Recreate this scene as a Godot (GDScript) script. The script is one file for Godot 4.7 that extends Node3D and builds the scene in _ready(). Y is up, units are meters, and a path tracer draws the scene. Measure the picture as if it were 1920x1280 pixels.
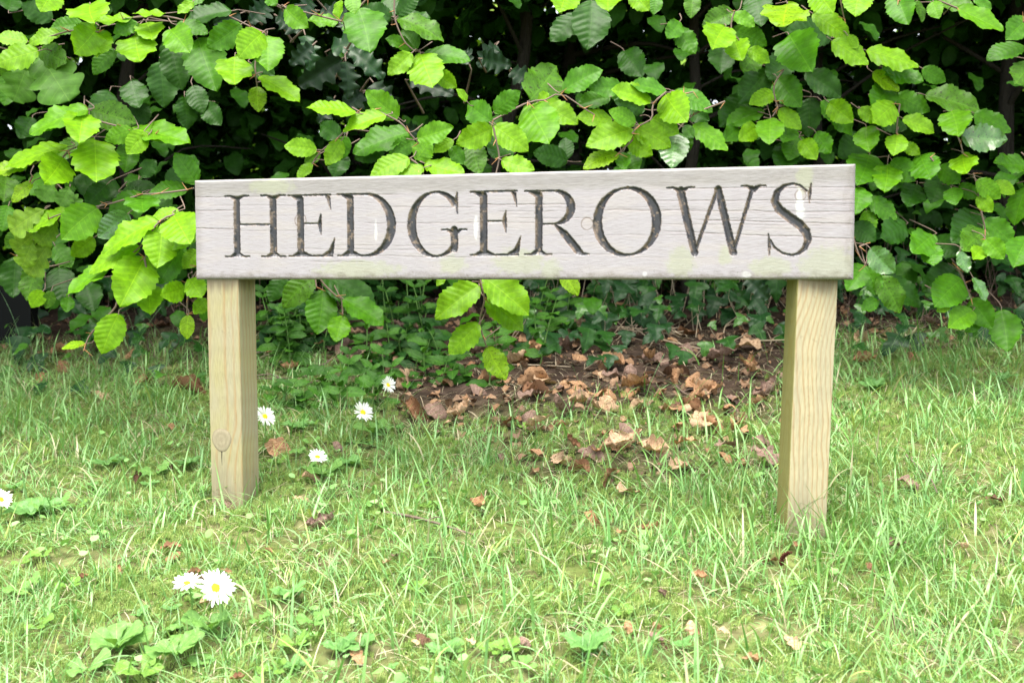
extends Node3D
# A carved wooden house sign on two posts, in front of a beech hedge, on a mossy lawn.
# at(u, v, d) gives the place that lies d metres ahead of the viewpoint in the direction of a point of the view (1920 x 1280); metres, y up.

const F := 2000.0
const EYE := Vector3(0, 0.32, 0)
const PITCH := 0.059
const BOARD_L := 0.90
const BOARD_H := 0.141

var rng := RandomNumberGenerator.new()
var n1 := FastNoiseLite.new()
var n2 := FastNoiseLite.new()
var n3 := FastNoiseLite.new()
var cell := FastNoiseLite.new()
var used := {}
var look := Basis(Vector3.RIGHT, -PITCH)
var M := {}
var tex := {}
var taken := {}


# ------------------------------------------------------------------ helpers
func numbered(called: String, parent: Node) -> String:
	var key := str(parent.get_instance_id()) + called
	used[key] = int(used.get(key, -1)) + 1
	return called if used[key] == 0 else "%s_%03d" % [called, used[key]]


func thing(called: String, label: String, category: String, where := Vector3.ZERO, group := "") -> Node3D:
	var o := Node3D.new()
	o.name = numbered(called, self)
	add_child(o, true)
	o.position = where
	tag(o, label, category, group)
	return o


func tag(o: Node, label: String, category: String, group := "", kind := "") -> void:
	if label: o.set_meta("label", label)
	if category: o.set_meta("category", category)
	if group: o.set_meta("group", group)
	if kind: o.set_meta("kind", kind)


func piece(called: String, mesh: Mesh, m: Material, parent: Node, x := Transform3D.IDENTITY) -> MeshInstance3D:
	var o := MeshInstance3D.new()
	o.mesh = mesh
	o.material_override = m
	o.name = numbered(called, parent)
	parent.add_child(o, true)
	o.transform = x
	return o


func mass(called: String, mesh: Mesh, m: Material, places: Array, tints: Array, parent: Node) -> MultiMeshInstance3D:
	var mm := MultiMesh.new()
	mm.transform_format = MultiMesh.TRANSFORM_3D
	mm.use_colors = true
	mm.mesh = mesh
	mm.instance_count = places.size()
	for i in places.size():
		mm.set_instance_transform(i, places[i])
		mm.set_instance_color(i, tints[i])
	var o := MultiMeshInstance3D.new()
	o.multimesh = mm
	o.material_override = m
	o.name = numbered(called, parent)
	o.set_meta("kind", "stuff")
	parent.add_child(o, true)
	return o


func ray(u: float, v: float) -> Vector3:
	return look * Vector3((u - 960.0) / F, (640.0 - v) / F, -1.0)


func at(u: float, v: float, d: float) -> Vector3:
	var r := ray(u, v)
	return EYE + r * (d / -r.z)


func ground_y(x: float, z: float) -> float:
	var d := -z
	# the lawn climbs towards the hedge and falls a little to the left; beyond the hedge it is level
	var y := 0.2 * (clampf(d, -1.0, 3.0) - 1.462) - 0.2 * smoothstep(3.2, 4.5, d) + 0.045 * clampf(x, -2.0, 2.0) * smoothstep(-1.0, 0.5, d) * (1.0 - smoothstep(2.0, 3.5, d))
	if d < 4.0 and d > 0.0 and absf(x) < 3.0:
		y += 0.010 * n1.get_noise_2d(x * 3.0, z * 3.0) + 0.005 * n2.get_noise_2d(x * 14.0, z * 14.0)
	return y


func ground_at(u: float, v: float) -> Vector3:
	var r := ray(u, v)
	r /= -r.z
	var d := 0.4
	while d < 4.0:
		var p := EYE + r * d
		if p.y < ground_y(p.x, p.z): return p
		d += 0.004
	return EYE + r * 4.0


func keep_clear(p: Vector3, r: float) -> void:
	# little grass grows just where a leaf or a rosette lies
	for i in range(int(floor((p.x - r) * 100.0)), int(floor((p.x + r) * 100.0)) + 1):
		for j in range(int(floor((p.z - r) * 100.0)), int(floor((p.z + r * 1.6) * 100.0)) + 1):
			taken[Vector2i(i, j)] = true


func is_clear(x: float, z: float) -> bool:
	return not taken.has(Vector2i(int(floor(x * 100.0)), int(floor(z * 100.0))))


func rnd(a: float, b: float) -> float:
	return rng.randf_range(a, b)


func lin(r: float, g: float, b: float) -> Color:
	return Color(r, g, b).linear_to_srgb()


func material(c: Color, rough: float, spec := 0.5, through := 0.0, t: Texture2D = null, tinted := false) -> StandardMaterial3D:
	var m := StandardMaterial3D.new()
	m.albedo_color = c
	m.roughness = rough
	m.metallic_specular = spec
	m.cull_mode = BaseMaterial3D.CULL_DISABLED
	m.vertex_color_use_as_albedo = tinted
	if t: m.albedo_texture = t
	if through > 0.0:
		m.backlight_enabled = true
		m.backlight = lin(through * 0.95, through, through * 0.35)
	return m


func tube(st: SurfaceTool, path: Array, r0: float, r1: float, sides := 6) -> void:
	# a tapered tube along the points of path
	var rings := []
	var n := path.size()
	for i in n:
		var a: Vector3 = path[maxi(i - 1, 0)]
		var b: Vector3 = path[mini(i + 1, n - 1)]
		var ax := (b - a).normalized()
		if ax.length() < 0.5: ax = Vector3.UP
		var px := ax.cross(Vector3(0.31, 0.2, 0.93)).normalized()
		var py := ax.cross(px)
		var r := lerpf(r0, r1, float(i) / maxf(n - 1, 1))
		var ring := []
		for k in sides:
			var w := TAU * k / sides
			ring.append(Vector3(path[i]) + (px * cos(w) + py * sin(w)) * r)
		rings.append(ring)
	for i in n - 1:
		for k in sides:
			var a: Vector3 = rings[i][k]
			var b: Vector3 = rings[i][(k + 1) % sides]
			var c: Vector3 = rings[i + 1][k]
			var d: Vector3 = rings[i + 1][(k + 1) % sides]
			for p in [a, b, c, b, d, c]:
				st.add_vertex(p)


func begin() -> SurfaceTool:
	var st := SurfaceTool.new()
	st.begin(Mesh.PRIMITIVE_TRIANGLES)
	st.set_smooth_group(0)
	return st


func finish(st: SurfaceTool) -> ArrayMesh:
	st.index()
	st.generate_normals()
	return st.commit()


func bend(path: Array, steps: int) -> Array:
	# a smooth line through the points of path
	var c := Curve3D.new()
	var n := path.size()
	for i in n:
		var a: Vector3 = path[maxi(i - 1, 0)]
		var b: Vector3 = path[mini(i + 1, n - 1)]
		var t := (b - a) / 6.0
		c.add_point(path[i], -t, t)
	var out := []
	for i in steps + 1:
		out.append(c.sample_baked(c.get_baked_length() * i / steps, true))
	return out


# ------------------------------------------------------------------ leaves
func half_width(kind: String, t: float, side: float) -> float:
	match kind:
		"beech": return 0.305 * pow(t, 0.62) * pow(1.0 - t, 0.7) / 0.402 * (1.0 - 0.22 * smoothstep(0.7, 0.97, t))
		"oak": return 0.31 * pow(t, 0.85) * pow(1.0 - t, 0.35) / 0.46 * (0.62 + 0.48 * pow(absf(sin(PI * (4.1 * pow(t, 0.9) + 0.1 + 0.07 * side))), 0.6))
		"holly": return 0.27 * pow(t, 0.5) * pow(1.0 - t, 0.6) / 0.47 * (0.72 + 0.5 * pow(absf(sin(PI * 3.5 * t + 0.35)), 3.0))
		"ivy":
			var a := 0.10 + 0.36 * pow(sin(PI * clampf(t / 0.52, 0, 1)), 0.8) if t < 0.26 else lerpf(0.46, 0.21, smoothstep(0.26, 0.44, t))
			if t > 0.44: a = 0.21 + 0.03 * sin(PI * (t - 0.44) / 0.3) if t < 0.6 else (0.21 + 0.03 * sin(PI * 0.16 / 0.3)) * pow((1.0 - t) / 0.4, 0.85)
			return a * minf(1.0, t / 0.04 + 0.3)
		"herb": return 0.25 * pow(t, 0.6) * pow(1.0 - t, 0.75) / 0.41
		"spoon": return 0.045 + 0.24 * pow(t, 2.0) * pow(1.0 - t, 0.42) / 0.315 if t < 0.999 else 0.0
		"round": return 0.46 * pow(t, 0.5) * pow(1.0 - t, 0.5) / 0.5
	return 0.2


func leaf_mesh(o: Dictionary) -> ArrayMesh:
	# a leaf one unit long from its stalk at the origin to its tip along +z, upper side up, with real pleats, teeth, curl and waves
	var kind: String = o.kind
	var n: int = o.get("n", 32)
	var m: int = o.get("m", 4)
	var nv: float = o.get("veins", 8.0)
	var pleat: float = o.get("pleat", 0.0)
	var tooth: float = o.get("tooth", 0.0)
	var fold: float = o.get("fold", 0.1)
	var curl: float = o.get("curl", 0.4)
	var cup: float = o.get("cup", 0.0)
	var wave: float = o.get("wave", 0.0)
	var crumple: float = o.get("crumple", 0.0)
	var sway: float = o.get("sway", 0.0)
	var seed_at: float = o.get("seed", 0.0)
	var st := begin()
	var cz := 0.0
	var cy := 0.0
	for i in n + 1:
		var t := float(i) / n
		var th := curl * (t - 0.25)
		if i > 0:
			cz += cos(th) / n
			cy -= sin(th) / n
		for j in range(-m, m + 1):
			var e := float(j) / m
			var ae := absf(e)
			var hw := half_width(kind, clampf(t, 0.0, 1.0), signf(e))
			hw *= 1.0 + tooth * (fposmod(t * nv + 0.3 * signf(e), 1.0) - 0.4)
			hw = maxf(hw, 0.004)
			var x := e * hw
			var ph := (t - 0.62 * absf(x)) * nv
			var y := fold * absf(x) + pleat * (0.5 - 0.5 * cos(TAU * ph)) * smoothstep(0.0, 0.25, ae) * smoothstep(0.0, 0.1, hw)
			y += wave * ae * ae * sin(TAU * (t * (2.3 if kind != "holly" else 4.5) + seed_at + 0.33 * signf(e)))
			if crumple > 0.0:
				y += crumple * n3.get_noise_3d(x * 210.0 + seed_at * 900.0, t * 210.0, seed_at * 70.0)
			var xx := x
			if absf(cup) > 0.01:
				xx = sin(cup * x) / cup
				y += (1.0 - cos(cup * x)) / cup
			st.set_uv(Vector2(x / 0.72 + 0.5, t))
			st.add_vertex(Vector3(xx + sway * sin(t * 2.6), cy + y * cos(th), cz + y * sin(th)))
	var w := 2 * m + 1
	for i in n:
		for j in w - 1:
			var a := i * w + j
			for k in [a, a + w, a + 1, a + 1, a + w, a + w + 1]:
				st.add_index(k)
	st.generate_normals()
	return st.commit()


func leaf_picture(nv: float, vein: Color, blade: Color, spots: float, seed_at: int) -> ImageTexture:
	# the veins and mottling of one leaf: midrib, side veins, fine net
	var im := Image.create(192, 256, false, Image.FORMAT_RGB8)
	var no := FastNoiseLite.new()
	no.seed = seed_at
	no.frequency = 0.02
	var no2 := FastNoiseLite.new()
	no2.seed = seed_at + 5
	no2.noise_type = FastNoiseLite.TYPE_CELLULAR
	no2.frequency = 0.09
	for py in 256:
		for px in 192:
			var x := (px / 191.0 - 0.5) * 0.72
			var t := py / 255.0
			var ph := (t - 0.62 * absf(x) - 0.25 * x * x) * nv
			var dv := absf(fposmod(ph + 0.5, 1.0) - 0.5) / nv
			var k := 0.75 * (1.0 - smoothstep(0.0, 0.012, dv)) * (1.0 - smoothstep(0.2, 0.36, absf(x)))
			k = maxf(k, 1.0 - smoothstep(0.003, 0.011, absf(x)))
			k = clampf(k + 0.18 * no2.get_noise_2d(px, py), 0.0, 1.0)
			var c := blade.lerp(vein, k)
			var f := 1.0 + 0.15 * no.get_noise_2d(px, py) + 0.05 * no.get_noise_2d(px * 4.0, py * 4.0)
			c = Color(c.r * f, c.g * f, c.b * f)
			if spots > 0.0 and no.get_noise_2d(px * 2.5 + 400.0, py * 2.5) > 0.5 - spots:
				c = c.lerp(Color(0.35, 0.22, 0.12), 0.6)
			im.set_pixel(px, py, c)
	return ImageTexture.create_from_image(im)


func aim(z: Vector3, up: Vector3) -> Basis:
	# a basis whose z runs along z and whose y is as near to up as that allows
	z = z.normalized()
	var y := (up - z * up.dot(z))
	if y.length() < 0.01: y = Vector3(0.3, 0.9, 0.2) - z * Vector3(0.3, 0.9, 0.2).dot(z)
	y = y.normalized()
	return Basis(y.cross(z), y, z)


func seen_leaf(a: Array, d: float) -> Transform3D:
	# a leaf from its stalk (a[0], a[1]) to its tip (a[2], a[3]), a[4] wide in view: its tilt follows from how broad or short it looks
	var s := d / F
	var flat: float = maxf(Vector2(a[2] - a[0], a[3] - a[1]).length() * s, 0.004)
	var wide: float = a[4] * s
	var length := flat
	var dz := 0.0
	var roll := 0.0
	if wide / flat > 0.64:
		length = wide / 0.64
		dz = minf(sqrt(maxf(length * length - flat * flat, 0.0)), 0.8 * length)
		if a[3] < a[1] - 8: dz = -dz
	else:
		dz = 0.25 * flat
		roll = acos(clampf(wide / (0.64 * flat), 0.0, 1.0))
	var b := at(a[0], a[1], d)
	var t := at(a[2], a[3], d - dz)
	var z := (t - b).normalized()
	var n := (EYE - b).normalized()
	n = (n - z * n.dot(z)).normalized()
	var na := n.rotated(z, roll)
	var nb := n.rotated(z, -roll)
	n = na if na.y > nb.y else nb
	var k := (t - b).length()
	var bs := aim(z, n)
	return Transform3D(Basis(bs.x * maxf(k, length), bs.y * k, bs.z * k), b)


# ------------------------------------------------------------------ materials
func make_materials() -> void:
	n1.seed = 3
	n1.frequency = 1.0
	n1.fractal_octaves = 3
	n2.seed = 11
	n2.frequency = 1.0
	n3.seed = 21
	n3.frequency = 0.02
	n3.fractal_octaves = 2
	cell.seed = 8
	cell.noise_type = FastNoiseLite.TYPE_CELLULAR
	cell.cellular_return_type = FastNoiseLite.RETURN_DISTANCE2_SUB
	cell.frequency = 1.0
	tex.beech = leaf_picture(8.0, Color(1.0, 1.0, 0.92), Color(0.80, 0.86, 0.7), 0.0, 1)
	tex.beech_worn = leaf_picture(7.0, Color(1.0, 1.0, 0.9), Color(0.82, 0.86, 0.7), 0.10, 31)
	tex.holly = leaf_picture(5.0, Color(1.0, 1.0, 0.75), Color(0.7, 0.75, 0.7), 0.0, 2)
	tex.ivy = leaf_picture(3.0, Color(1.0, 1.0, 0.9), Color(0.68, 0.74, 0.66), 0.0, 3)
	tex.dry = leaf_picture(8.0, Color(0.75, 0.66, 0.55), Color(0.95, 0.9, 0.85), 0.12, 4)
	# beech leaves of this year: fresh lime ones, mid green, deep green and a bluish shiny one
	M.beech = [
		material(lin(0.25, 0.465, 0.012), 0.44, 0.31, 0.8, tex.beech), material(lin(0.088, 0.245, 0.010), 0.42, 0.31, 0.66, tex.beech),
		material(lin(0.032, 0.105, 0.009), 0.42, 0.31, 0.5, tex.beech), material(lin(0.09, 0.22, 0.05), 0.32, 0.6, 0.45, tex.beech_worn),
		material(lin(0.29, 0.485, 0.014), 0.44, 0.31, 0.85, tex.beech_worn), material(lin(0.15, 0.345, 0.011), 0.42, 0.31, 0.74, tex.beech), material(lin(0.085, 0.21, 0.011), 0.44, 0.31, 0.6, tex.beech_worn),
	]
	M.foliage = material(Color.WHITE, 0.5, 0.24, 0.45, tex.beech, true)
	M.oak = [material(lin(0.21, 0.34, 0.025), 0.55, 0.35, 0.7, tex.beech), material(lin(0.11, 0.25, 0.03), 0.55, 0.35, 0.6, tex.beech)]
	M.holly = material(lin(0.010, 0.040, 0.010), 0.48, 0.36, 0.0, tex.holly)
	M.holly_bright = material(lin(0.022, 0.085, 0.018), 0.42, 0.4, 0.15, tex.holly)
	M.ivy = [material(lin(0.03, 0.10, 0.03), 0.42, 0.36, 0.15, tex.ivy), material(lin(0.05, 0.16, 0.028), 0.42, 0.36, 0.3, tex.ivy), material(lin(0.13, 0.33, 0.04), 0.36, 0.5, 0.45, tex.ivy)]
	M.herb = [material(lin(0.065, 0.185, 0.02), 0.55, 0.3, 0.4, tex.ivy), material(lin(0.11, 0.28, 0.032), 0.55, 0.3, 0.45, tex.ivy)]
	M.weed = [material(lin(0.34, 0.58, 0.17), 0.5, 0.4, 0.55, tex.ivy), material(lin(0.29, 0.53, 0.18), 0.5, 0.4, 0.5, tex.ivy), material(lin(0.36, 0.58, 0.12), 0.5, 0.4, 0.55, tex.ivy)]
	M.dry = [
		material(lin(0.43, 0.28, 0.175), 0.75, 0.3, 0.2, tex.dry), material(lin(0.27, 0.16, 0.10), 0.75, 0.3, 0.15, tex.dry), material(lin(0.52, 0.40, 0.29), 0.75, 0.3, 0.2, tex.dry),
		material(lin(0.25, 0.185, 0.165), 0.7, 0.3, 0.1, tex.dry), material(lin(0.14, 0.085, 0.06), 0.75, 0.3, 0.1, tex.dry),
	]
	M.litter = material(Color.WHITE, 0.8, 0.3, 0.0, tex.dry, true)
	M.twig = material(lin(0.16, 0.115, 0.09), 0.7, 0.35)
	M.bark = material(lin(0.024, 0.02, 0.016), 0.85, 0.3)
	var bn := NoiseTexture2D.new()
	bn.noise = noise_of(4, 0.03)
	bn.seamless = true
	bn.width = 256
	bn.height = 256
	M.bark.heightmap_enabled = true
	M.bark.heightmap_texture = bn
	M.bark.heightmap_scale = 0.6
	M.bark.uv1_triplanar = true
	M.bark.uv1_scale = Vector3(12, 3, 12)
	M.bud = material(lin(0.32, 0.15, 0.06), 0.6, 0.4)
	M.straw_twig = material(lin(0.42, 0.34, 0.24), 0.7, 0.3)
	M.grass = material(Color.WHITE, 0.42, 0.5, 0.4, null, true)
	M.moss = material(Color.WHITE, 0.8, 0.25, 0.3, null, true)
	M.shade_weed = material(lin(0.035, 0.12, 0.022), 0.55, 0.3, 0.35, tex.ivy)  # darker copy of the herb leaf, with shade put into its colour
	M.petal = material(lin(0.80, 0.80, 0.80), 0.6, 0.4, 0.4)
	M.disc = material(lin(0.72, 0.50, 0.015), 0.7, 0.3)
	M.stalk = material(lin(0.13, 0.25, 0.06), 0.5, 0.4)
	M.dark_board = material(lin(0.007, 0.0075, 0.0085), 0.6, 0.25)
	# wood of the sign: colour comes with the vertices, fine grain from a stretched noise
	var g := NoiseTexture2D.new()
	g.noise = noise_of(9, 0.02)
	g.seamless = true
	g.width = 512
	g.height = 512
	var ramp := Gradient.new()
	ramp.set_color(0, Color(0.86, 0.85, 0.84))
	ramp.set_color(1, Color(1.0, 1.0, 1.0))
	g.color_ramp = ramp
	var gh := NoiseTexture2D.new()
	gh.noise = noise_of(19, 0.03)
	gh.seamless = true
	gh.width = 512
	gh.height = 512
	M.board = material(Color.WHITE, 0.72, 0.35, 0.0, g, true)
	M.board.uv1_triplanar = true
	M.board.uv1_scale = Vector3(5, 110, 5)
	M.board.heightmap_enabled = true
	M.board.heightmap_texture = gh
	M.board.heightmap_scale = 0.018
	M.letter = material(Color.WHITE, 0.42, 0.5, 0.0, null, true)
	M.post = material(Color.WHITE, 0.68, 0.35, 0.0, g, true)
	M.post.uv1_triplanar = true
	M.post.uv1_scale = Vector3(90, 4, 90)
	# soil, moss and thatch of the ground
	var s := NoiseTexture2D.new()
	s.noise = noise_of(29, 0.012)
	s.seamless = true
	s.width = 1024
	s.height = 1024
	var r2 := Gradient.new()
	r2.set_color(0, Color(0.45, 0.43, 0.4))
	r2.set_color(1, Color(1, 1, 1))
	s.color_ramp = r2
	M.ground = material(Color.WHITE, 0.9, 0.25, 0.0, s, true)
	M.ground.uv1_triplanar = true
	M.ground.uv1_world_triplanar = true
	M.ground.uv1_scale = Vector3(2.2, 2.2, 2.2)
	M.ground.heightmap_enabled = true
	M.ground.heightmap_texture = s
	M.ground.heightmap_scale = 1.2


func noise_of(seed_at: int, freq: float) -> FastNoiseLite:
	var f := FastNoiseLite.new()
	f.seed = seed_at
	f.frequency = freq
	f.fractal_octaves = 4
	return f


func _ready() -> void:
	# viewpoint
	var cam := Camera3D.new()
	cam.name = "camera"
	cam.position = EYE
	cam.basis = look
	cam.keep_aspect = Camera3D.KEEP_HEIGHT
	cam.fov = rad_to_deg(2.0 * atan(640.0 / F))
	cam.near = 0.05
	cam.far = 600.0
	var lens := CameraAttributesPhysical.new()
	lens.frustum_focal_length = 37.5
	lens.frustum_focus_distance = 1.5
	lens.exposure_aperture = 9.0
	cam.attributes = lens
	add_child(cam)
	cam.current = true
	# bright overcast sky
	var sky_material := ProceduralSkyMaterial.new()
	sky_material.sky_top_color = Color(0.93, 0.965, 1.0)
	sky_material.sky_horizon_color = Color(0.57, 0.59, 0.62)
	sky_material.sky_curve = 0.8
	sky_material.ground_horizon_color = Color(0.45, 0.5, 0.4)
	sky_material.ground_bottom_color = Color(0.3, 0.35, 0.22)
	sky_material.sun_angle_max = 30.0
	var sky := Sky.new()
	sky.sky_material = sky_material
	var env := Environment.new()
	env.background_mode = Environment.BG_SKY
	env.sky = sky
	env.tonemap_mode = Environment.TONE_MAPPER_LINEAR
	env.tonemap_exposure = 6.1
	env.sdfgi_enabled = true
	env.ssao_enabled = true
	env.ssil_enabled = true
	var around := WorldEnvironment.new()
	around.name = "surroundings"
	around.environment = env
	add_child(around)
	# sun behind thin cloud, high behind the viewer's left shoulder
	var sun := DirectionalLight3D.new()
	sun.name = "sun"
	sun.light_energy = 0.5
	sun.light_color = Color(1.0, 0.98, 0.95)
	sun.light_angular_distance = 40.0
	sun.shadow_enabled = true
	sun.look_at_from_position(Vector3(-0.6, 3.6, 0.95), Vector3.ZERO)
	add_child(sun)
	make_materials()
	build_ground()
	build_beyond()
	build_hedge()
	build_companions()
	build_sign()
	build_litter()
	build_flowers()
	build_turf()


# ------------------------------------------------------------------ the sign
# strokes of the carved letters in millimetres on the face of the board: points x, y, half width
func serif(x: float, y: float, hw: float, way: float) -> Array:
	return [[x - hw, y, 1.5], [x - hw * 0.55, y, 1.8], [x, y + way * 4.6, 4.4], [x + hw * 0.55, y, 1.8], [x + hw, y, 1.5]]


func arc(cx: float, cy: float, rx: float, ry: float, a0: float, a1: float, thin: float, thick: float, p: float, lean := 0.0) -> Array:
	var out := []
	for i in 29:
		var a := deg_to_rad(lerpf(a0, a1, i / 28.0))
		out.append([cx + rx * cos(a), cy + ry * sin(a), thin + thick * pow(absf(cos(a - lean)), p)])
	return out


func letter_e(x: float) -> Array:
	return [
		[[x, 111, 5.3], [x, 37.5, 5.3]], [[x - 18, 116.2, 1.6], [x + 45, 116.4, 1.7]], [[x - 14, 116, 1.4], [x - 2, 112, 5]], [[x + 38, 115.6, 2.0], [x + 42, 112, 3.2], [x + 45.2, 96.5, 1.0]],
		[[x, 77.3, 1.5], [x + 30, 77.2, 1.5]], [[x + 30.6, 90.6, 1.0], [x + 28.5, 77.3, 3.6], [x + 30.6, 62.2, 1.0]],
		[[x - 18, 32.4, 1.6], [x + 47, 32.6, 1.8]], [[x - 12, 33, 1.5], [x, 36, 5.4], [x + 14, 33, 1.8]], [[x + 34, 33.4, 2.0], [x + 45, 38, 4.4], [x + 50.8, 57, 0.9]],
	]


func letters() -> Array:
	return [
		[[[66.6, 112, 5.3], [66.6, 37, 5.3]], [[122.9, 112, 5.3], [122.9, 37, 5.3]], serif(66.6, 117.2, 18.5, -1), serif(66.6, 32.2, 18.5, 1), serif(122.9, 117, 18.5, -1), serif(122.9, 32, 18.5, 1), [[66.6, 77.3, 1.6], [122.9, 76.6, 1.6]]],
		letter_e(164.4),
		[[[238.7, 111, 5.3], [238.7, 37.5, 5.3]], [[220, 116.4, 1.6], [262, 116.2, 1.7]], [[220, 32.5, 1.6], [262, 32.4, 1.7]], [[226, 116, 1.4], [237, 112, 5]], [[226, 33, 1.4], [238, 37, 5.4], [252, 33, 1.8]], arc(260, 74.3, 38.6, 42, 90, -90, 1.7, 5.0, 1.2)],
		[arc(362, 74, 34.5, 43, 40, 322, 1.7, 4.9, 1.4, 0.1), [[392, 115.6, 1.4], [390.6, 103, 2.8], [392.4, 87.8, 1.0]], [[388, 66, 5.6], [388, 41, 5.4]], [[388, 45, 4.6], [381, 38, 3.4], [372, 33, 2.0]], serif(388, 66.6, 17.5, -1)],
		letter_e(428.9),
		[[[504.1, 110, 5.3], [504.1, 37.5, 5.3]], [[485, 115.8, 1.6], [526, 115.4, 1.7]], [[490, 115.4, 1.4], [502, 111, 5]], serif(503.4, 32.8, 18, 1), arc(524, 94, 23, 21.4, 90, -90, 1.6, 4.4, 1.2), [[524, 72.4, 1.6], [504, 72.4, 1.4]], [[525, 72, 1.8], [539, 59, 5.2], [556, 38, 5.6], [563, 33.4, 2.6], [571, 32.7, 1.2]]],
		[arc(620.3, 74.3, 38.5, 43, 0, 360, 1.8, 4.7, 1.4, 0.16)],
		[serif(688.5, 116.2, 17, -1), [[688.5, 112, 5.6], [707, 34, 5.0]], [[707, 34, 2.5], [734, 112, 2.8]], [[735.5, 113, 5.0], [755, 34, 5.0]], [[755, 34, 2.5], [777.6, 114, 2.8]], serif(778.7, 116.6, 14.4, -1)],
		[[[843, 109, 1.6], [835, 116, 1.6], [826, 118.3, 1.8], [815, 115.5, 2.8], [807, 107.5, 4.2], [804.8, 97, 5.0], [810, 87, 5.6], [822, 77.5, 6.0], [834, 69, 6.2], [843, 59, 5.6], [845.5, 49, 4.8], [842, 39, 3.6], [834, 32, 2.4], [826, 30, 1.8], [815, 32.5, 1.7], [805, 40, 1.8], [800, 49, 1.6]], [[848.2, 117.9, 1.2], [846.6, 106, 2.6], [846.2, 94.7, 0.9]], [[797.5, 57, 0.9], [799, 45, 2.4], [799, 30.7, 1.2]]],
	]


func blotch(x: float, y: float, cx: float, cy: float, rx: float, ry: float) -> float:
	var q := sqrt(pow((x - cx) / rx, 2.0) + pow((y - cy) / ry, 2.0)) + 0.35 * n1.get_noise_2d(x * 0.09, y * 0.09)
	return 1.0 - smoothstep(0.6, 1.1, q)


func board_tone(x: float, y: float) -> Color:
	# weathered softwood: pale grey with darker grain that bends round the knots, a browner upper band, algae and bird lime
	var wy := y
	for k in [[568.0, 72.5, 12.0, 1.0], [164.0, 82.0, 15.0, 1.0], [835.0, 104.0, 13.0, -1.0]]:
		var dx: float = (x - k[0]) / 26.0
		var dy: float = (y - k[1]) / k[2]
		wy += k[2] * 0.75 * exp(-dx * dx) * signf(dy) * exp(-dy * dy * 0.5) * k[3]
	wy += 2.2 * n1.get_noise_2d(x * 0.006, y * 0.02)
	var g := n1.get_noise_2d(x * 0.012, wy * 0.42) * 0.6 + n2.get_noise_2d(x * 0.03 + 50.0, wy * 1.3) * 0.5
	var c := Color(0.40, 0.375, 0.405).lerp(Color(0.33, 0.30, 0.31), clampf(0.35 + 0.9 * g, 0.0, 1.0) * 0.7)
	c = c.lerp(Color(0.43, 0.39, 0.37), 0.35 * smoothstep(-0.1, 0.5, n1.get_noise_2d(x * 0.008 + 90.0, y * 0.05)))
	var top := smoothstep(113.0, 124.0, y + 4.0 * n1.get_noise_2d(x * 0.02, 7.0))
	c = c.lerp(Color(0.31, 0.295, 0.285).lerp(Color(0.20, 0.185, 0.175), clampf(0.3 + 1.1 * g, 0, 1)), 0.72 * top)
	var al := 0.0
	for k in [[690.0, 22.0, 20.0, 22.0], [745.0, 30.0, 9.0, 14.0], [478.0, 24.0, 40.0, 20.0], [250.0, 14.0, 70.0, 14.0], [520.0, 12.0, 16.0, 16.0], [800.0, 16.0, 30.0, 14.0], [870.0, 18.0, 40.0, 26.0], [840.0, 124.0, 12.0, 20.0], [120.0, 130.0, 40.0, 12.0], [385.0, 20.0, 22.0, 14.0]]:
		al = maxf(al, blotch(x, y, k[0], k[1], k[2], k[3]))
	c = c.lerp(Color(0.36, 0.385, 0.25), 0.5 * al)
	# dirt along the lower edge and at the ends
	var dirt := smoothstep(13.0, 1.0, y + 6.0 * n1.get_noise_2d(x * 0.05, y * 0.1))
	dirt = maxf(dirt * 0.8, 0.5 * smoothstep(885.0, 900.0, x + 8.0 * n1.get_noise_2d(x * 0.1, y * 0.06)))
	dirt = maxf(dirt, 0.4 * smoothstep(14.0, 0.0, x + 8.0 * n1.get_noise_2d(y * 0.08, 3.0)))
	c = c.lerp(Color(0.12, 0.095, 0.065), clampf(dirt, 0, 1) * (0.65 + 0.5 * n2.get_noise_2d(x * 0.3, y * 0.5)))
	var spot := smoothstep(0.42, 0.6, n2.get_noise_2d(x * 0.22 + 400.0, y * 0.22)) * smoothstep(40.0, 5.0, y)
	c = c.lerp(Color(0.10, 0.09, 0.07), 0.4 * spot)
	for k in [[568.3, 72.4, 7.5], [164.4, 82.1, 8.5], [835.5, 104.0, 6.5]]:
		var r: float = Vector2(x - k[0], (y - k[1]) * 0.95).length() / k[2] + 0.08 * n1.get_noise_2d(x * 0.2, y * 0.2)
		c = c.lerp(Color(0.42, 0.36, 0.32), 0.25 * (1.0 - smoothstep(0.8, 1.0, r)))
		c = c.lerp(Color(0.15, 0.10, 0.07), 0.8 * (1.0 - smoothstep(0.0, 0.14, absf(r - 1.0))))
	var white := maxf(blotch(x, y, 834.0 + (108.0 - y) * 0.06, 92.0, 3.2 + (110.0 - y) * 0.12, 22.0), blotch(x, y, 418.0, 69.0, 3.5, 17.0) * 0.8)
	white = maxf(white, maxf(0.6 * blotch(x, y, 772.0, 6.0, 7.0, 5.0), 0.6 * blotch(x, y, 644.0, 7.0, 3.5, 3.5)))
	white = maxf(white, 0.6 * blotch(x, y, 276.0, 66.0, 2.5, 16.0))
	return c.lerp(Color(0.72, 0.73, 0.73), 0.62 * white)


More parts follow.
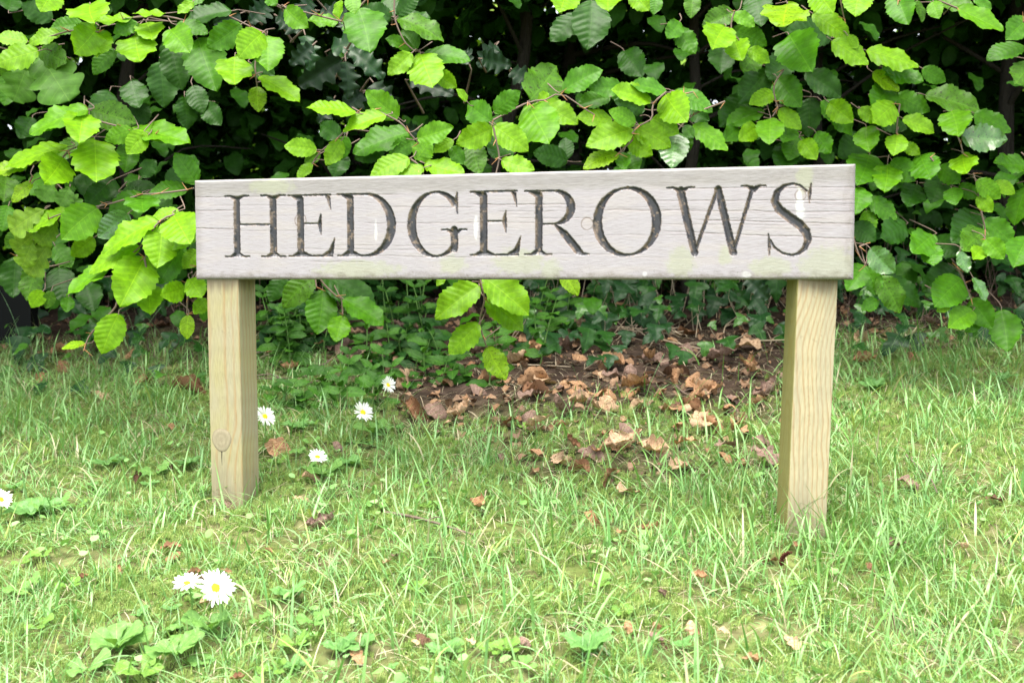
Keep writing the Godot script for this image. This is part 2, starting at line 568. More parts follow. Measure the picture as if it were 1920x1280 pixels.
func carve() -> Array:
	# [half depth inside the strokes, number of the letter] on a lattice of 0.9 mm
	var nx := 1001
	var ny := 158
	var inside := PackedFloat32Array()
	inside.resize(nx * ny)
	inside.fill(-9.0)
	var which := PackedInt32Array()
	which.resize(nx * ny)
	which.fill(-1)
	var all := letters()
	for li in all.size():
		for stroke in all[li]:
			for k in stroke.size() - 1:
				var a: Array = stroke[k]
				var b: Array = stroke[k + 1]
				var r := maxf(a[2], b[2]) + 2.0
				var pa := Vector2(a[0], a[1])
				var pb := Vector2(b[0], b[1])
				var ab := pb - pa
				var q := maxf(ab.length_squared(), 0.01)
				for i in range(maxi(int((minf(a[0], b[0]) - r) / 0.9), 0), mini(int((maxf(a[0], b[0]) + r) / 0.9) + 1, nx - 1) + 1):
					for j in range(maxi(int((minf(a[1], b[1]) - r) / 0.898), 0), mini(int((maxf(a[1], b[1]) + r) / 0.898) + 1, ny - 1) + 1):
						var p := Vector2(i * 0.9, j * 0.898)
						var t := clampf((p - pa).dot(ab) / q, 0.0, 1.0)
						var f := lerpf(a[2], b[2], t) - p.distance_to(pa + ab * t)
						if f > inside[j * nx + i]:
							inside[j * nx + i] = f
							if f > -1.6: which[j * nx + i] = li
	return [inside, which, nx, ny]


func build_sign() -> void:
	var along := Vector3(0.9697, 0, 0.2444)
	var back := Vector3(0.2444, 0, -0.9697)
	var corner := Vector3(-0.4536, 0.3185, -1.53)
	var sign_root := thing("wooden_sign", "weathered wooden house sign reading HEDGEROWS on two square posts", "sign", corner + along * 0.45 + back * 0.03 - Vector3(0, corner.y, 0))
	var frame := Transform3D(Basis(along, Vector3.UP, -back), corner)
	var inv := sign_root.transform.affine_inverse()
	# --- board: its face is a relief with the letters, checks and knots cut into it
	var cut := carve()
	var inside: PackedFloat32Array = cut[0]
	var which: PackedInt32Array = cut[1]
	var nx: int = cut[2]
	var ny: int = cut[3]
	var pos := PackedVector3Array()
	var col := PackedColorArray()
	pos.resize(nx * ny)
	col.resize(nx * ny)
	var crack := PackedFloat32Array()
	crack.resize(nx * ny)
	rng.seed = 77
	var lines := [[0, 116.8, 330, 115.2, 0.7], [0, 98, 66, 97.5, 0.8], [0, 72.5, 66, 71.5, 1.0], [690, 115.3, 900, 112.5, 0.7], [640, 101, 900, 97, 0.7], [400, 100, 560, 97.5, 0.8], [290, 98.5, 420, 96, 0.7], [570, 90, 900, 83, 0.7], [700, 76, 900, 68, 0.9], [655, 62, 900, 50, 0.8]]
	for i in 30:
		var x0 := rnd(0, 860)
		var y0 := rnd(24, 114)
		var w := rnd(40, 240)
		lines.append([x0, y0, minf(x0 + w, 900), y0 - w * rnd(0.006, 0.022), rnd(0.15, 0.5)])
	for l in lines:
		for i in range(int(l[0] / 0.9), mini(int(l[2] / 0.9) + 1, nx)):
			var t: float = (i * 0.9 - l[0]) / (l[2] - l[0])
			var y: float = lerpf(l[1], l[3], t) + 1.0 * n1.get_noise_2d(i * 0.02, l[1] * 3.0)
			var s: float = l[4] * smoothstep(0.0, 0.12, t if l[0] > 1 else 0.5) * smoothstep(0.0, 0.12, 1.0 - t if l[2] < 899 else 0.5) * (0.55 + 0.9 * absf(n1.get_noise_2d(i * 0.05, l[1])))
			for j in range(maxi(int(y / 0.898) - 1, 0), mini(int(y / 0.898) + 3, ny)):
				crack[j * nx + i] = maxf(crack[j * nx + i], s * clampf(1.15 - absf(j * 0.898 - y) / 0.75, 0.0, 1.0))
	for j in ny:
		var y := j * 0.898
		for i in nx:
			var x := i * 0.9
			var k := j * nx + i
			# worn arrises all round
			var e := minf(minf(x, 900.0 - x), minf(y, 141.0 - y))
			var rr := 4.0 + 1.2 * n1.get_noise_2d(x * 0.02, y * 0.02 + 30.0)
			var zz := 0.0
			if e < rr: zz = rr - sqrt(maxf(rr * rr - (rr - e) * (rr - e), 0.0))
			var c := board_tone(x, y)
			var f := inside[k] + 0.55 * n1.get_noise_2d(x * 0.16, y * 0.16) + 0.35 * n2.get_noise_2d(x * 0.5, y * 0.5)
			if f > -0.9 and which[k] >= 0:
				var ce := cell.get_noise_2d(x * 0.17 + 4.0 * n1.get_noise_2d(x * 0.05, y * 0.05), y * 0.17)
				var deep := clampf(f * 1.05, 0.0, 3.4)
				zz += deep - 0.55 * clampf(0.6 + ce, 0.0, 0.7) * smoothstep(0.6, 2.0, f)
				# flaking black paint over bare brown wood
				var flake := n1.get_noise_2d(x * 0.07 + 130.0, y * 0.055) + 0.5 * n2.get_noise_2d(x * 0.25, y * 0.25)
				var paint := Color(0.03, 0.03, 0.035).lerp(Color(0.115, 0.112, 0.122), clampf(1.0 + 1.2 * ce, 0, 1) * 0.5 * clampf(0.5 + n2.get_noise_2d(x * 0.4, y * 0.3), 0, 1))
				paint = paint.lerp(Color(0.012, 0.011, 0.011), 1.0 - smoothstep(-0.97, -0.86, ce))
				var wood := Color(0.25, 0.185, 0.135).lerp(Color(0.14, 0.10, 0.07), clampf(0.5 + n2.get_noise_2d(x * 0.3, y * 0.15), 0, 1))
				var bare := smoothstep(0.36, 0.52, flake) * 0.75
				bare = maxf(bare, (1.0 - smoothstep(0.2, 1.3, f)) * clampf(0.3 + 1.6 * n1.get_noise_2d(x * 0.05 + 7.0, y * 0.05), 0, 0.85))
				var wall := inside[mini(k + 1, nx * ny - 1)] - inside[maxi(k - 1, 0)]
				bare = maxf(bare, smoothstep(0.5, 1.4, wall) * (1.0 - smoothstep(1.5, 4.5, f)) * clampf(0.45 + 1.5 * n1.get_noise_2d(x * 0.06 + 40.0, y * 0.04), 0, 0.9))
				var inlet := paint.lerp(wood, bare)
				c = c.lerp(inlet, smoothstep(-0.35, 0.35, f))
			if crack[k] > 0.02 and f < 1.0:
				zz += 0.9 * crack[k]
				c = c.lerp(Color(0.16, 0.115, 0.10), clampf(crack[k] * 0.9, 0, 0.7))
			zz += 0.05 * n2.get_noise_2d(x * 0.05, y * 1.1)
			pos[k] = Vector3(x, y, -zz) * 0.001
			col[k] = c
	var nor := PackedVector3Array()
	nor.resize(nx * ny)
	for j in ny:
		for i in nx:
			var dx := pos[j * nx + mini(i + 1, nx - 1)] - pos[j * nx + maxi(i - 1, 0)]
			var dy := pos[mini(j + 1, ny - 1) * nx + i] - pos[maxi(j - 1, 0) * nx + i]
			nor[j * nx + i] = dx.cross(dy).normalized()
	var faces := [PackedInt32Array()]
	for l in 9: faces.append(PackedInt32Array())
	for j in ny - 1:
		for i in nx - 1:
			var a := j * nx + i
			var own := 0
			if inside[a] + inside[a + 1] + inside[a + nx] + inside[a + nx + 1] > 0.0 and which[a] >= 0: own = which[a] + 1
			faces[own].append_array(PackedInt32Array([a, a + nx, a + 1, a + 1, a + nx, a + nx + 1]))
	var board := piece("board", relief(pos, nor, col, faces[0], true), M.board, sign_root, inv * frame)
	for l in 9: piece("letter", relief(pos, nor, col, faces[l + 1], false), M.letter, board)
	# --- posts
	var lf := corner + along * 0.0172 + back * 0.004
	lf.y = 0.0
	make_post(sign_root, Transform3D(Basis(along, Vector3.UP, -back).rotated(Vector3(0, 0, 1), 0.006), lf), 0, true)
	var rf := corner + along * 0.8335 + back * 0.003
	rf.y = 0.0
	rf.x -= 0.009
	make_post(sign_root, Transform3D(Basis(Vector3.UP, 0.02).rotated(Vector3(0, 0, 1), -0.03), rf), 1, false)


func relief(pos: PackedVector3Array, nor: PackedVector3Array, col: PackedColorArray, faces: PackedInt32Array, closed: bool) -> ArrayMesh:
	# the faces in the list, with only the points that they use; the board is closed by sides and a back
	var at_new := {}
	var p := PackedVector3Array()
	var n := PackedVector3Array()
	var c := PackedColorArray()
	var f := PackedInt32Array()
	f.resize(faces.size())
	for k in faces.size():
		var v := faces[k]
		var w: int = at_new.get(v, -1)
		if w < 0:
			w = p.size()
			at_new[v] = w
			p.append(pos[v])
			n.append(nor[v])
			c.append(col[v])
		f[k] = w
	if closed:
		var nx := 1001
		var ny := 158
		var rim := []
		for i in nx: rim.append(i)
		for j in range(1, ny): rim.append(j * nx + nx - 1)
		for i in range(nx - 2, -1, -1): rim.append((ny - 1) * nx + i)
		for j in range(ny - 2, -1, -1): rim.append(j * nx)
		for k in rim.size() - 1:
			var a := pos[rim[k]]
			var b := pos[rim[k + 1]]
			var a2 := Vector3(a.x, a.y, -0.052)
			var b2 := Vector3(b.x, b.y, -0.052)
			var m := (b - a).cross(a2 - a).normalized() * -1.0
			var s := p.size()
			p.append_array(PackedVector3Array([a, b, a2, b2]))
			n.append_array(PackedVector3Array([m, m, m, m]))
			var ca := col[rim[k]]
			c.append_array(PackedColorArray([ca, ca, ca, ca]))
			f.append_array(PackedInt32Array([s, s + 1, s + 2, s + 1, s + 3, s + 2]))
		var q := p.size()
		p.append_array(PackedVector3Array([Vector3(0, 0, -0.052), Vector3(0.9, 0, -0.052), Vector3(0, 0.141, -0.052), Vector3(0.9, 0.141, -0.052)]))
		for k in 4:
			n.append(Vector3(0, 0, -1))
			c.append(Color(0.36, 0.33, 0.3))
		f.append_array(PackedInt32Array([q, q + 1, q + 2, q + 1, q + 3, q + 2]))
	var arr := []
	arr.resize(Mesh.ARRAY_MAX)
	arr[Mesh.ARRAY_VERTEX] = p
	arr[Mesh.ARRAY_NORMAL] = n
	arr[Mesh.ARRAY_COLOR] = c
	arr[Mesh.ARRAY_INDEX] = f
	var am := ArrayMesh.new()
	am.add_surface_from_arrays(Mesh.PRIMITIVE_TRIANGLES, arr)
	return am


func post_tone(p: Vector3, kind: int) -> Color:
	# sawn softwood with growth rings round a pith that wanders outside the post; p in metres from the foot of the front left edge
	var x := p.x * 1000.0
	var z := p.z * 1000.0
	var y := p.y * 1000.0
	var wx := 10.0 * n1.get_noise_2d(y * 0.004 + 20.0 * kind, 3.0) + 2.0 * n1.get_noise_2d(y * 0.012, x * 0.01 + 9.0)
	var r := 0.0
	if kind == 0:
		var k := Vector2((x - 18.0) / 20.0, (y - 88.0) / 40.0)
		wx += 17.0 * exp(-k.length_squared()) * smoothstep(-6.0, 6.0, x - 18.0) - 8.0 * exp(-k.length_squared()) + (y - 150.0) * 0.035
		r = Vector2(x - 8.0 - wx, z + 34.0).length()
	else:
		wx += 12.0 * exp(-pow((y - 235.0) / 80.0, 2.0)) - (y - 150.0) * 0.02
		r = Vector2(x + 30.0 + wx, z - 20.0).length()
	var ring := fposmod(r * (0.13 if kind == 0 else 0.17) + 0.6 * n1.get_noise_2d(x * 0.02, y * 0.003), 1.0)
	var late := smoothstep(0.52, 0.82, ring) * (1.0 - smoothstep(0.88, 0.97, ring))
	var c := Color(0.375, 0.335, 0.18).lerp(Color(0.375, 0.335, 0.215), clampf(0.5 + n1.get_noise_2d(y * 0.01, x * 0.03 + 50.0), 0, 1))
	if kind == 1: c = Color(0.47, 0.41, 0.265)
	c = c.lerp(Color(0.34, 0.19, 0.075), late * (0.5 if kind == 0 else 0.6))
	c = c.lerp(Color(0.36, 0.33, 0.24), 0.35 * smoothstep(0.0, 0.5, n2.get_noise_2d(y * 0.004 + 70.0, x * 0.03 + z * 0.03)))
	var damp := smoothstep(60.0, 5.0, y + 30.0 * n1.get_noise_2d(x * 0.04 + z * 0.04, 9.0))
	c = c.lerp(Color(0.26, 0.225, 0.15), 0.55 * damp)
	c = c.lerp(Color(0.14, 0.11, 0.075), 0.75 * smoothstep(296.0, 317.0, y + 10.0 * n1.get_noise_2d(x * 0.08, z * 0.08)))  # shadow under the board, painted into the colour of the post top
	var speck := smoothstep(0.45, 0.62, n2.get_noise_3d(x * 0.12, y * 0.10, z * 0.12))
	c = c.lerp(Color(0.25, 0.19, 0.12), 0.35 * speck)
	if kind == 1: c = c.lerp(Color(0.20, 0.19, 0.05), 0.85 * smoothstep(1.6, 0.2, x))  # olive left face: damp and green bounced light put into the colour
	return c


func make_post(parent: Node3D, where: Transform3D, kind: int, knotted: bool) -> void:
	var w := 0.0505
	var top := 0.3195
	var st := begin()
	var nv := 240
	var ring := []
	var sides := 60
	for s in 4:
		for k in sides:
			var t := float(k) / sides
			var q := [Vector2(t, 0), Vector2(1, t), Vector2(1 - t, 1), Vector2(0, 1 - t)][s] as Vector2
			# rounded arrises
			var c := q - Vector2(0.5, 0.5)
			var m := Vector2(clampf(c.x, -0.465, 0.465), clampf(c.y, -0.465, 0.465))
			if (c - m).length() > 0.0: c = m + (c - m).normalized() * minf((c - m).length(), 0.035)
			if absf(c.x) > 0.465 and absf(c.y) > 0.465: c = m + (c - m).normalized() * 0.035
			ring.append((c + Vector2(0.5, 0.5)) * w)
	var n := ring.size()
	for j in nv + 1:
		var y := -0.12 + (top + 0.12) * j / nv
		for k in n:
			var q: Vector2 = ring[k]
			var p := Vector3(q.x, y, -q.y)
			var c := post_tone(Vector3(q.x, y, q.y), kind)
			var out := Vector3(q.x - w / 2, 0, -q.y + w / 2).normalized()
			st.set_color(c)
			st.add_vertex(p + out * 0.0003 * n2.get_noise_3d(p.x * 200.0, y * 60.0, p.z * 200.0))
	for j in nv:
		for k in n:
			var a := j * n + k
			var b := j * n + (k + 1) % n
			for v in [a, a + n, b, b, a + n, b + n]:
				st.add_index(v)
	st.generate_normals()
	var post := piece("post", st.commit(), M.post, parent, parent.transform.affine_inverse() * where)
	if not knotted: return
	# the round knot on the front, slightly proud, with a check below it
	var kn := begin()
	for a in 13:
		for b in 33:
			var r := a / 12.0
			var w2 := TAU * b / 32.0
			var rr := r * (0.0162 + 0.0007 * sin(w2 * 3.0))
			var x := cos(w2) * rr
			var y := sin(w2) * rr * 1.12
			var g := 0.5 + 0.5 * sin(r * 15.0 + 2.0 * n1.get_noise_2d(x * 200.0, y * 200.0))
			var c := Color(0.36, 0.31, 0.21).lerp(Color(0.26, 0.215, 0.14), g * 0.6)
			c = c.lerp(Color(0.12, 0.085, 0.05), smoothstep(0.88, 1.0, r))
			kn.set_color(c)
			kn.add_vertex(Vector3(x, y, 0.0007 - 0.0011 * pow(r, 8.0) + 0.0002 * n2.get_noise_2d(x * 900.0, y * 900.0)))
	for a in 12:
		for b in 32:
			var i := a * 33 + b
			for v in [i, i + 1, i + 33, i + 1, i + 34, i + 33]:
				kn.add_index(v)
	kn.generate_normals()
	var knot := piece("knot", kn.commit(), M.post, post, Transform3D(Basis(), Vector3(0.0185, 0.088, 0.0)))
	var ck := begin()
	tube(ck, [Vector3(0.0, -0.0165, 0.0004), Vector3(-0.0006, -0.024, 0.0003), Vector3(-0.0002, -0.037, 0.0001)], 0.0005, 0.0002, 5)
	knot.set_meta("label", "grey round knot near the foot of the left post")
	piece("crack", finish(ck), M.dark_board, post, Transform3D(Basis(), Vector3(0.0185, 0.088, 0.0)))


# ------------------------------------------------------------------ the beech hedge
# each branch: its mean distance, the visible stretches of its twigs and its leaves (stalk end, tip, breadth in view, tone, how much nearer)
func hedge_branches() -> Array:
	return [
		{"d": 1.74, "twigs": [[[72, 90], [40, 98], [-30, 80]], [[185, 60], [130, 58], [60, 80]]], "leaves": [
			[100, -22, 78, 17, 52, 0], [98, 37, 38, 6, 42, 2], [168, 8, 178, 38, 78, 0], [155, 45, 92, 48, 34, 1], [52, 78, -12, 66, 28, 0], [112, 62, 50, 76, 28, 0], [180, 54, 144, 93, 64, 0],
			[186, 57, 184, 104, 50, 0], [252, 65, 265, 120, 64, 0], [215, 92, 172, 138, 34, 1], [73, 93, 122, 116, 42, 1], [72, 95, -12, 118, 46, 0], [258, 42, 212, 64, 30, 1]]},
		{"d": 1.76, "twigs": [[[345, 38], [300, 30], [230, 35]], [[495, 60], [470, 50], [430, 30]]], "leaves": [
			[310, 25, 248, 28, 12, 0], [250, 32, 172, 45, 16, 0], [274, 42, 282, 73, 52, 0], [318, 55, 348, 92, 50, 5], [330, 46, 388, 60, 28, 1], [370, 72, 403, 165, 74, 1], [320, 85, 340, 166, 56, 2],
			[452, 45, 386, 88, 50, 1], [385, -8, 345, 12, 22, 1], [362, 2, 333, 27, 20, 0], [435, 20, 340, 38, 30, 2], [15, 20, 22, -12, 38, 2]]},
		{"d": 1.72, "twigs": [[[500, 62], [480, 108], [479, 140], [482, 162]], [[640, 40], [600, 30], [530, 12]]], "leaves": [
			[492, 62, 453, 104, 58, 0], [500, 65, 500, 124, 56, 5], [440, 105, 441, 163, 62, 0], [481, 162, 484, 208, 33, 4], [486, 142, 561, 190, 34, 0], [470, 118, 510, 140, 36, 2], [535, 15, 578, 50, 38, 5],
			[635, 40, 575, 40, 24, 5], [638, 0, 632, 38, 17, 0], [660, -10, 665, 22, 28, 5], [520, 8, 498, -12, 24, 1]]},
		{"d": 1.9, "twigs": [[[300, 110], [350, 130], [420, 120]]], "leaves": [
			[300, 115, 308, 200, 54, 2], [360, 160, 380, 210, 38, 2], [380, 195, 410, 232, 36, 2], [345, 180, 350, 242, 38, 2], [235, 228, 280, 195, 44, 2], [60, 220, 36, 262, 42, 2], [145, 262, 95, 300, 32, 1], [263, 332, 293, 298, 32, 2], [205, 170, 180, 225, 50, 2],
			[245, 150, 262, 205, 46, 2], [20, 140, 8, 195, 44, 1], [10, 330, 5, 372, 44, 1], [60, 330, 90, 365, 40, 1]]},
		{"d": 1.70, "twigs": [[[165, 205], [172, 222], [235, 240], [262, 245], [290, 252]], [[146, 274], [128, 282], [117, 294]], [[60, 330], [53, 343]]], "leaves": [
			[165, 205, 47, 240, 36, 5], [150, 218, 65, 240, 20, 0], [155, 212, 148, 262, 64, 0], [170, 207, 252, 228, 52, 1], [245, 240, 355, 267, 38, 5], [250, 243, 195, 262, 36, 5], [270, 245, 238, 286, 42, 0], [273, 248, 325, 258, 26, 0], [275, 255, 255, 275, 22, 0], [240, 270, 233, 318, 42, 1],
			[177, 261, 180, 336, 78, 0], [128, 275, 0, 305, 32, 0], [52, 310, -20, 322, 26, 4], [118, 295, 82, 341, 66, 0], [60, 343, 18, 376, 25, 4]]},
		{"d": 1.68, "twigs": [[[267, 364], [200, 383], [128, 397], [90, 410]], [[350, 356], [300, 362], [267, 364]]], "leaves": [
			[228, 360, 126, 342, 52, 2], [228, 358, 290, 345, 26, 2], [351, 355, 275, 360, 35, 1], [268, 364, 202, 398, 44, 1], [266, 365, 270, 402, 64, 1], [368, 345, 328, 285, 44, 1], [127, 395, 47, 427, 27, 0], [182, 390, 118, 450, 68, 5], [240, 400, 183, 443, 52, 3], [200, 345, 160, 385, 40, 2], [310, 340, 350, 315, 36, 2]]},
		{"d": 1.60, "twigs": [[[335, 400], [300, 414], [262, 462], [240, 480]], [[270, 482], [274, 508], [274, 529]], [[222, 552], [216, 575], [196, 598], [170, 625], [160, 645], [158, 655]], [[352, 532], [351, 560], [350, 589]], [[375, 500], [352, 532], [346, 540]]], "leaves": [
			[296, 414, 185, 466, 42, 0], [302, 425, 293, 496, 66, 0], [325, 403, 352, 450, 74, 0], [335, 395, 280, 408, 22, 0], [262, 462, 160, 506, 38, 0], [215, 498, 122, 552, 28, 5], [272, 482, 226, 571, 82, 0], [274, 529, 279, 588, 52, 0], [347, 540, 300, 552, 42, 0], [355, 522, 377, 556, 40, 0], [388, 560, 363, 590, 30, 0], [352, 590, 349, 636, 28, 4],
			[222, 588, 192, 663, 56, 0], [160, 645, 113, 650, 15, 4], [345, 462, 298, 534, 52, 1], [372, 470, 343, 502, 34, 0], [375, 440, 320, 466, 26, 0], [385, 575, 382, 602, 20, 1]]},
		{"d": 1.82, "twigs": [[[30, 480], [80, 500], [130, 490]]], "leaves": [
			[45, 430, 8, 465, 32, 1], [176, 445, 132, 480, 38, 0], [102, 460, 133, 500, 36, 1], [30, 480, 25, 560, 56, 2], [70, 490, 52, 565, 42, 1], [110, 500, 122, 562, 52, 2], [80, 545, 60, 575, 32, 0], [95, 545, 85, 578, 24, 1], [128, 555, 125, 587, 26, 1], [160, 530, 175, 580, 46, 2], [15, 385, 5, 430, 40, 1]]},
		{"d": 1.66, "twigs": [[[668, 212], [655, 235], [634, 258], [600, 285], [586, 306]], [[700, 205], [748, 228], [768, 250], [785, 268]]], "leaves": [
			[668, 212, 574, 193, 27, 0], [724, 216, 641, 241, 31, 0], [747, 221, 687, 168, 48, 5], [640, 258, 596, 228, 37, 2], [768, 248, 658, 277, 46, 1], [782, 260, 849, 235, 40, 5], [594, 281, 532, 272, 37, 0], [640, 262, 610, 309, 35, 0], [650, 255, 635, 302, 32, 1], [585, 306, 556, 332, 21, 0], [600, 288, 570, 305, 22, 1],
			[722, 272, 665, 298, 42, 2], [640, 285, 625, 328, 42, 2], [778, 262, 728, 290, 36, 1]]},
		{"d": 1.64, "twigs": [[[925, 238], [930, 262], [936, 295], [930, 325]], [[768, 297], [785, 310], [795, 330]]], "leaves": [
			[768, 297, 692, 330, 42, 0], [795, 314, 728, 332, 34, 0], [780, 300, 808, 262, 42, 5], [796, 306, 872, 326, 36, 0], [850, 262, 812, 284, 24, 0], [885, 267, 900, 322, 46, 1], [845, 275, 868, 307, 28, 1], [945, 250, 930, 302, 62, 2], [940, 300, 1003, 320, 36, 0], [925, 240, 855, 268, 48, 0], [922, 228, 872, 190, 48, 1], [925, 210, 975, 170, 40, 1], [875, 190, 857, 165, 15, 0],
			[925, 235, 991, 281, 48, 0], [905, 300, 895, 330, 40, 2]]},
		{"d": 1.72, "twigs": [[[925, 225], [990, 192], [1020, 188], [1052, 176], [1095, 203], [1115, 215]], [[1250, 172], [1225, 195], [1222, 222], [1200, 235], [1185, 250]], [[1186, 262], [1160, 287]]], "leaves": [
			[993, 188, 1040, 126, 74, 1], [1055, 170, 1129, 127, 44, 1], [1168, 164, 1103, 162, 36, 1], [992, 196, 1028, 265, 78, 5], [1017, 192, 1085, 230, 42, 0], [1148, 224, 1081, 215, 32, 0], [1144, 182, 1082, 195, 32, 1], [1192, 233, 1143, 205, 32, 5], [1221, 190, 1146, 168, 36, 0], [1250, 173, 1183, 158, 28, 1], [1210, 205, 1150, 190, 38, 2],
			[1187, 242, 1099, 270, 50, 0], [1160, 287, 1093, 311, 30, 4], [1190, 238, 1258, 276, 48, 0], [1178, 259, 1225, 291, 38, 0], [1165, 285, 1170, 318, 30, 1], [1182, 282, 1195, 316, 36, 1], [1010, 190, 1030, 172, 20, 0]]},
		{"d": 1.76, "twigs": [[[1260, 170], [1282, 175], [1300, 172]], [[1360, 190], [1300, 215], [1270, 245]]], "leaves": [
			[1248, 177, 1284, 221, 64, 0], [1222, 222, 1270, 250, 42, 0], [1262, 172, 1338, 206, 36, 1], [1290, 200, 1328, 225, 38, 2], [1270, 247, 1262, 309, 54, 3], [1285, 248, 1288, 285, 26, 1], [1300, 232, 1366, 280, 38, 5], [1282, 236, 1300, 258, 22, 3], [1063, 298, 1060, 255, 30, 2, -0.2], [1065, 302, 1000, 285, 42, 2, -0.2]]},
		{"d": 1.88, "twigs": [[[1378, 20], [1372, 55], [1402, 92]], [[1470, -10], [1477, 7]], [[1575, -10], [1580, 20], [1584, 35]]], "leaves": [
			[1300, -10, 1296, 32, 30, 1], [1378, 22, 1318, 47, 38, 1], [1372, 24, 1416, 50, 26, 5], [1415, -10, 1425, 42, 50, 2], [1477, 7, 1471, 56, 86, 4], [1524, 25, 1596, 70, 40, 0], [1530, -20, 1560, 20, 52, 0], [1615, -20, 1607, 22, 50, 0], [1360, 50, 1341, 90, 62, 0], [1372, 55, 1438, 86, 46, 1], [1378, 75, 1390, 109, 48, 0], [1402, 92, 1445, 116, 28, 0],
			[1360, 82, 1355, 136, 48, 2], [1420, 98, 1393, 137, 42, 1], [1480, 65, 1518, 127, 82, 1], [1560, 70, 1475, 55, 48, 2], [1560, 75, 1630, 119, 40, 0], [1590, 66, 1608, 90, 22, 0], [1270, 50, 1305, 102, 38, 1]]},
		{"d": 1.90, "twigs": [[[1470, 130], [1452, 160], [1455, 190], [1459, 200], [1449, 218]], [[1459, 200], [1472, 197]]], "leaves": [
			[1438, 132, 1388, 188, 54, 2], [1454, 172, 1405, 192, 30, 0], [1458, 145, 1500, 198, 54, 1], [1510, 135, 1580, 180, 46, 2], [1475, 105, 1440, 147, 48, 2], [1395, 182, 1352, 232, 50, 2], [1432, 207, 1363, 237, 32, 1], [1420, 236, 1388, 262, 34, 0], [1445, 222, 1443, 265, 52, 5], [1446, 220, 1455, 251, 25, 4], [1461, 204, 1504, 241, 32, 0], [1480, 235, 1470, 262, 42, 1],
			[1520, 182, 1516, 256, 46, 2], [1500, 252, 1481, 296, 42, 1], [1503, 262, 1529, 297, 36, 0], [1530, 248, 1560, 288, 38, 1], [1385, 240, 1360, 262, 32, 1], [1480, 272, 1460, 315, 48, 2], [1540, 188, 1603, 250, 42, 1]]},
		{"d": 1.92, "twigs": [[[1688, 195], [1684, 222], [1681, 250]], [[1610, 200], [1640, 225]]], "leaves": [
			[1555, 192, 1598, 228, 44, 0], [1610, 203, 1650, 231, 30, 0], [1678, 195, 1640, 228, 46, 0], [1625, 238, 1633, 282, 46, 5], [1630, 290, 1610, 338, 72, 1], [1665, 308, 1657, 358, 50, 5], [1625, 265, 1580, 290, 52, 2], [1624, 94, 1725, 122, 38, 0], [1637, 135, 1688, 169, 29, 4], [1655, 125, 1732, 154, 36, 1], [1730, 128, 1776, 151, 32, 1], [1672, 160, 1638, 196, 46, 1],
			[1680, 178, 1745, 208, 42, 1], [1735, 178, 1844, 203, 44, 1], [1693, 222, 1755, 246, 32, 0], [1785, 207, 1795, 254, 58, 5], [1650, 228, 1703, 240, 30, 2], [1683, 252, 1676, 287, 38, 0], [1695, 268, 1726, 290, 24, 0]]},
		{"d": 1.88, "twigs": [[[1795, 252], [1802, 270], [1807, 288]], [[1825, 325], [1832, 345], [1836, 366]], [[1745, 295], [1765, 318]]], "leaves": [
			[1826, 212, 1898, 246, 40, 1], [1803, 254, 1890, 262, 52, 3], [1805, 288, 1815, 328, 52, 0], [1672, 300, 1715, 338, 46, 1], [1725, 290, 1745, 333, 58, 1], [1762, 310, 1800, 343, 38, 1], [1765, 330, 1748, 375, 46, 2], [1785, 352, 1792, 381, 36, 1], [1832, 337, 1880, 370, 36, 5], [1835, 367, 1860, 397, 29, 0], [1864, 342, 1905, 363, 26, 0], [1935, 310, 1862, 308, 32, 1],
			[1612, 350, 1603, 400, 46, 1], [1632, 370, 1683, 411, 36, 1], [1625, 393, 1634, 437, 33, 5], [1800, 345, 1835, 372, 30, 1], [1925, 350, 1900, 420, 42, 1], [1720, 345, 1700, 385, 44, 2]]},
		{"d": 1.84, "twigs": [[[1680, -15], [1685, 0]], [[1795, 15], [1760, 0], [1720, -20]], [[1920, 40], [1940, 60]]], "leaves": [
			[1680, -12, 1702, 42, 50, 1], [1750, 2, 1761, 31, 28, 5], [1795, 15, 1884, 54, 32, 5], [1757, 5, 1826, 10, 26, 1], [1826, 0, 1862, 15, 18, 1], [1922, 86, 1853, 106, 30, 1], [1935, 118, 1906, 155, 42, 1], [1930, 35, 1890, 75, 40, 1], [1720, 0, 1732, 40, 14, 1]]},
		{"d": 1.82, "twigs": [[[1840, 395], [1848, 430], [1847, 448]], [[1600, 445], [1612, 480], [1624, 497]], [[1612, 462], [1632, 455]], [[1795, 500], [1810, 530], [1822, 560]]], "leaves": [
			[1840, 400, 1790, 448, 62, 2], [1848, 430, 1805, 474, 50, 1], [1847, 410, 1900, 460, 44, 1], [1848, 447, 1882, 486, 38, 5], [1845, 465, 1828, 486, 28, 0], [1930, 445, 1905, 500, 52, 1], [1751, 440, 1710, 478, 50, 1], [1755, 445, 1795, 478, 46, 2], [1745, 458, 1752, 496, 40, 1], [1632, 465, 1680, 511, 46, 3], [1622, 497, 1590, 543, 42, 1], [1625, 498, 1645, 555, 36, 1],
			[1647, 517, 1692, 586, 48, 1], [1665, 520, 1728, 574, 42, 2], [1648, 562, 1615, 582, 26, 1], [1792, 503, 1732, 545, 50, 2], [1805, 523, 1760, 570, 58, 1], [1782, 570, 1758, 582, 18, 0], [1825, 582, 1782, 615, 42, 5], [1822, 560, 1860, 614, 48, 1], [1840, 600, 1810, 622, 24, 1], [1878, 580, 1888, 658, 60, 1], [1700, 420, 1655, 445, 46, 2], [1600, 420, 1640, 452, 42, 2], [1800, 470, 1815, 512, 24, 3], [1825, 520, 1850, 565, 20, 3]]},
		{"d": 1.80, "twigs": [[[740, -10], [739, 20], [743, 45], [760, 80], [780, 97]], [[672, 15], [690, -5]]], "leaves": [
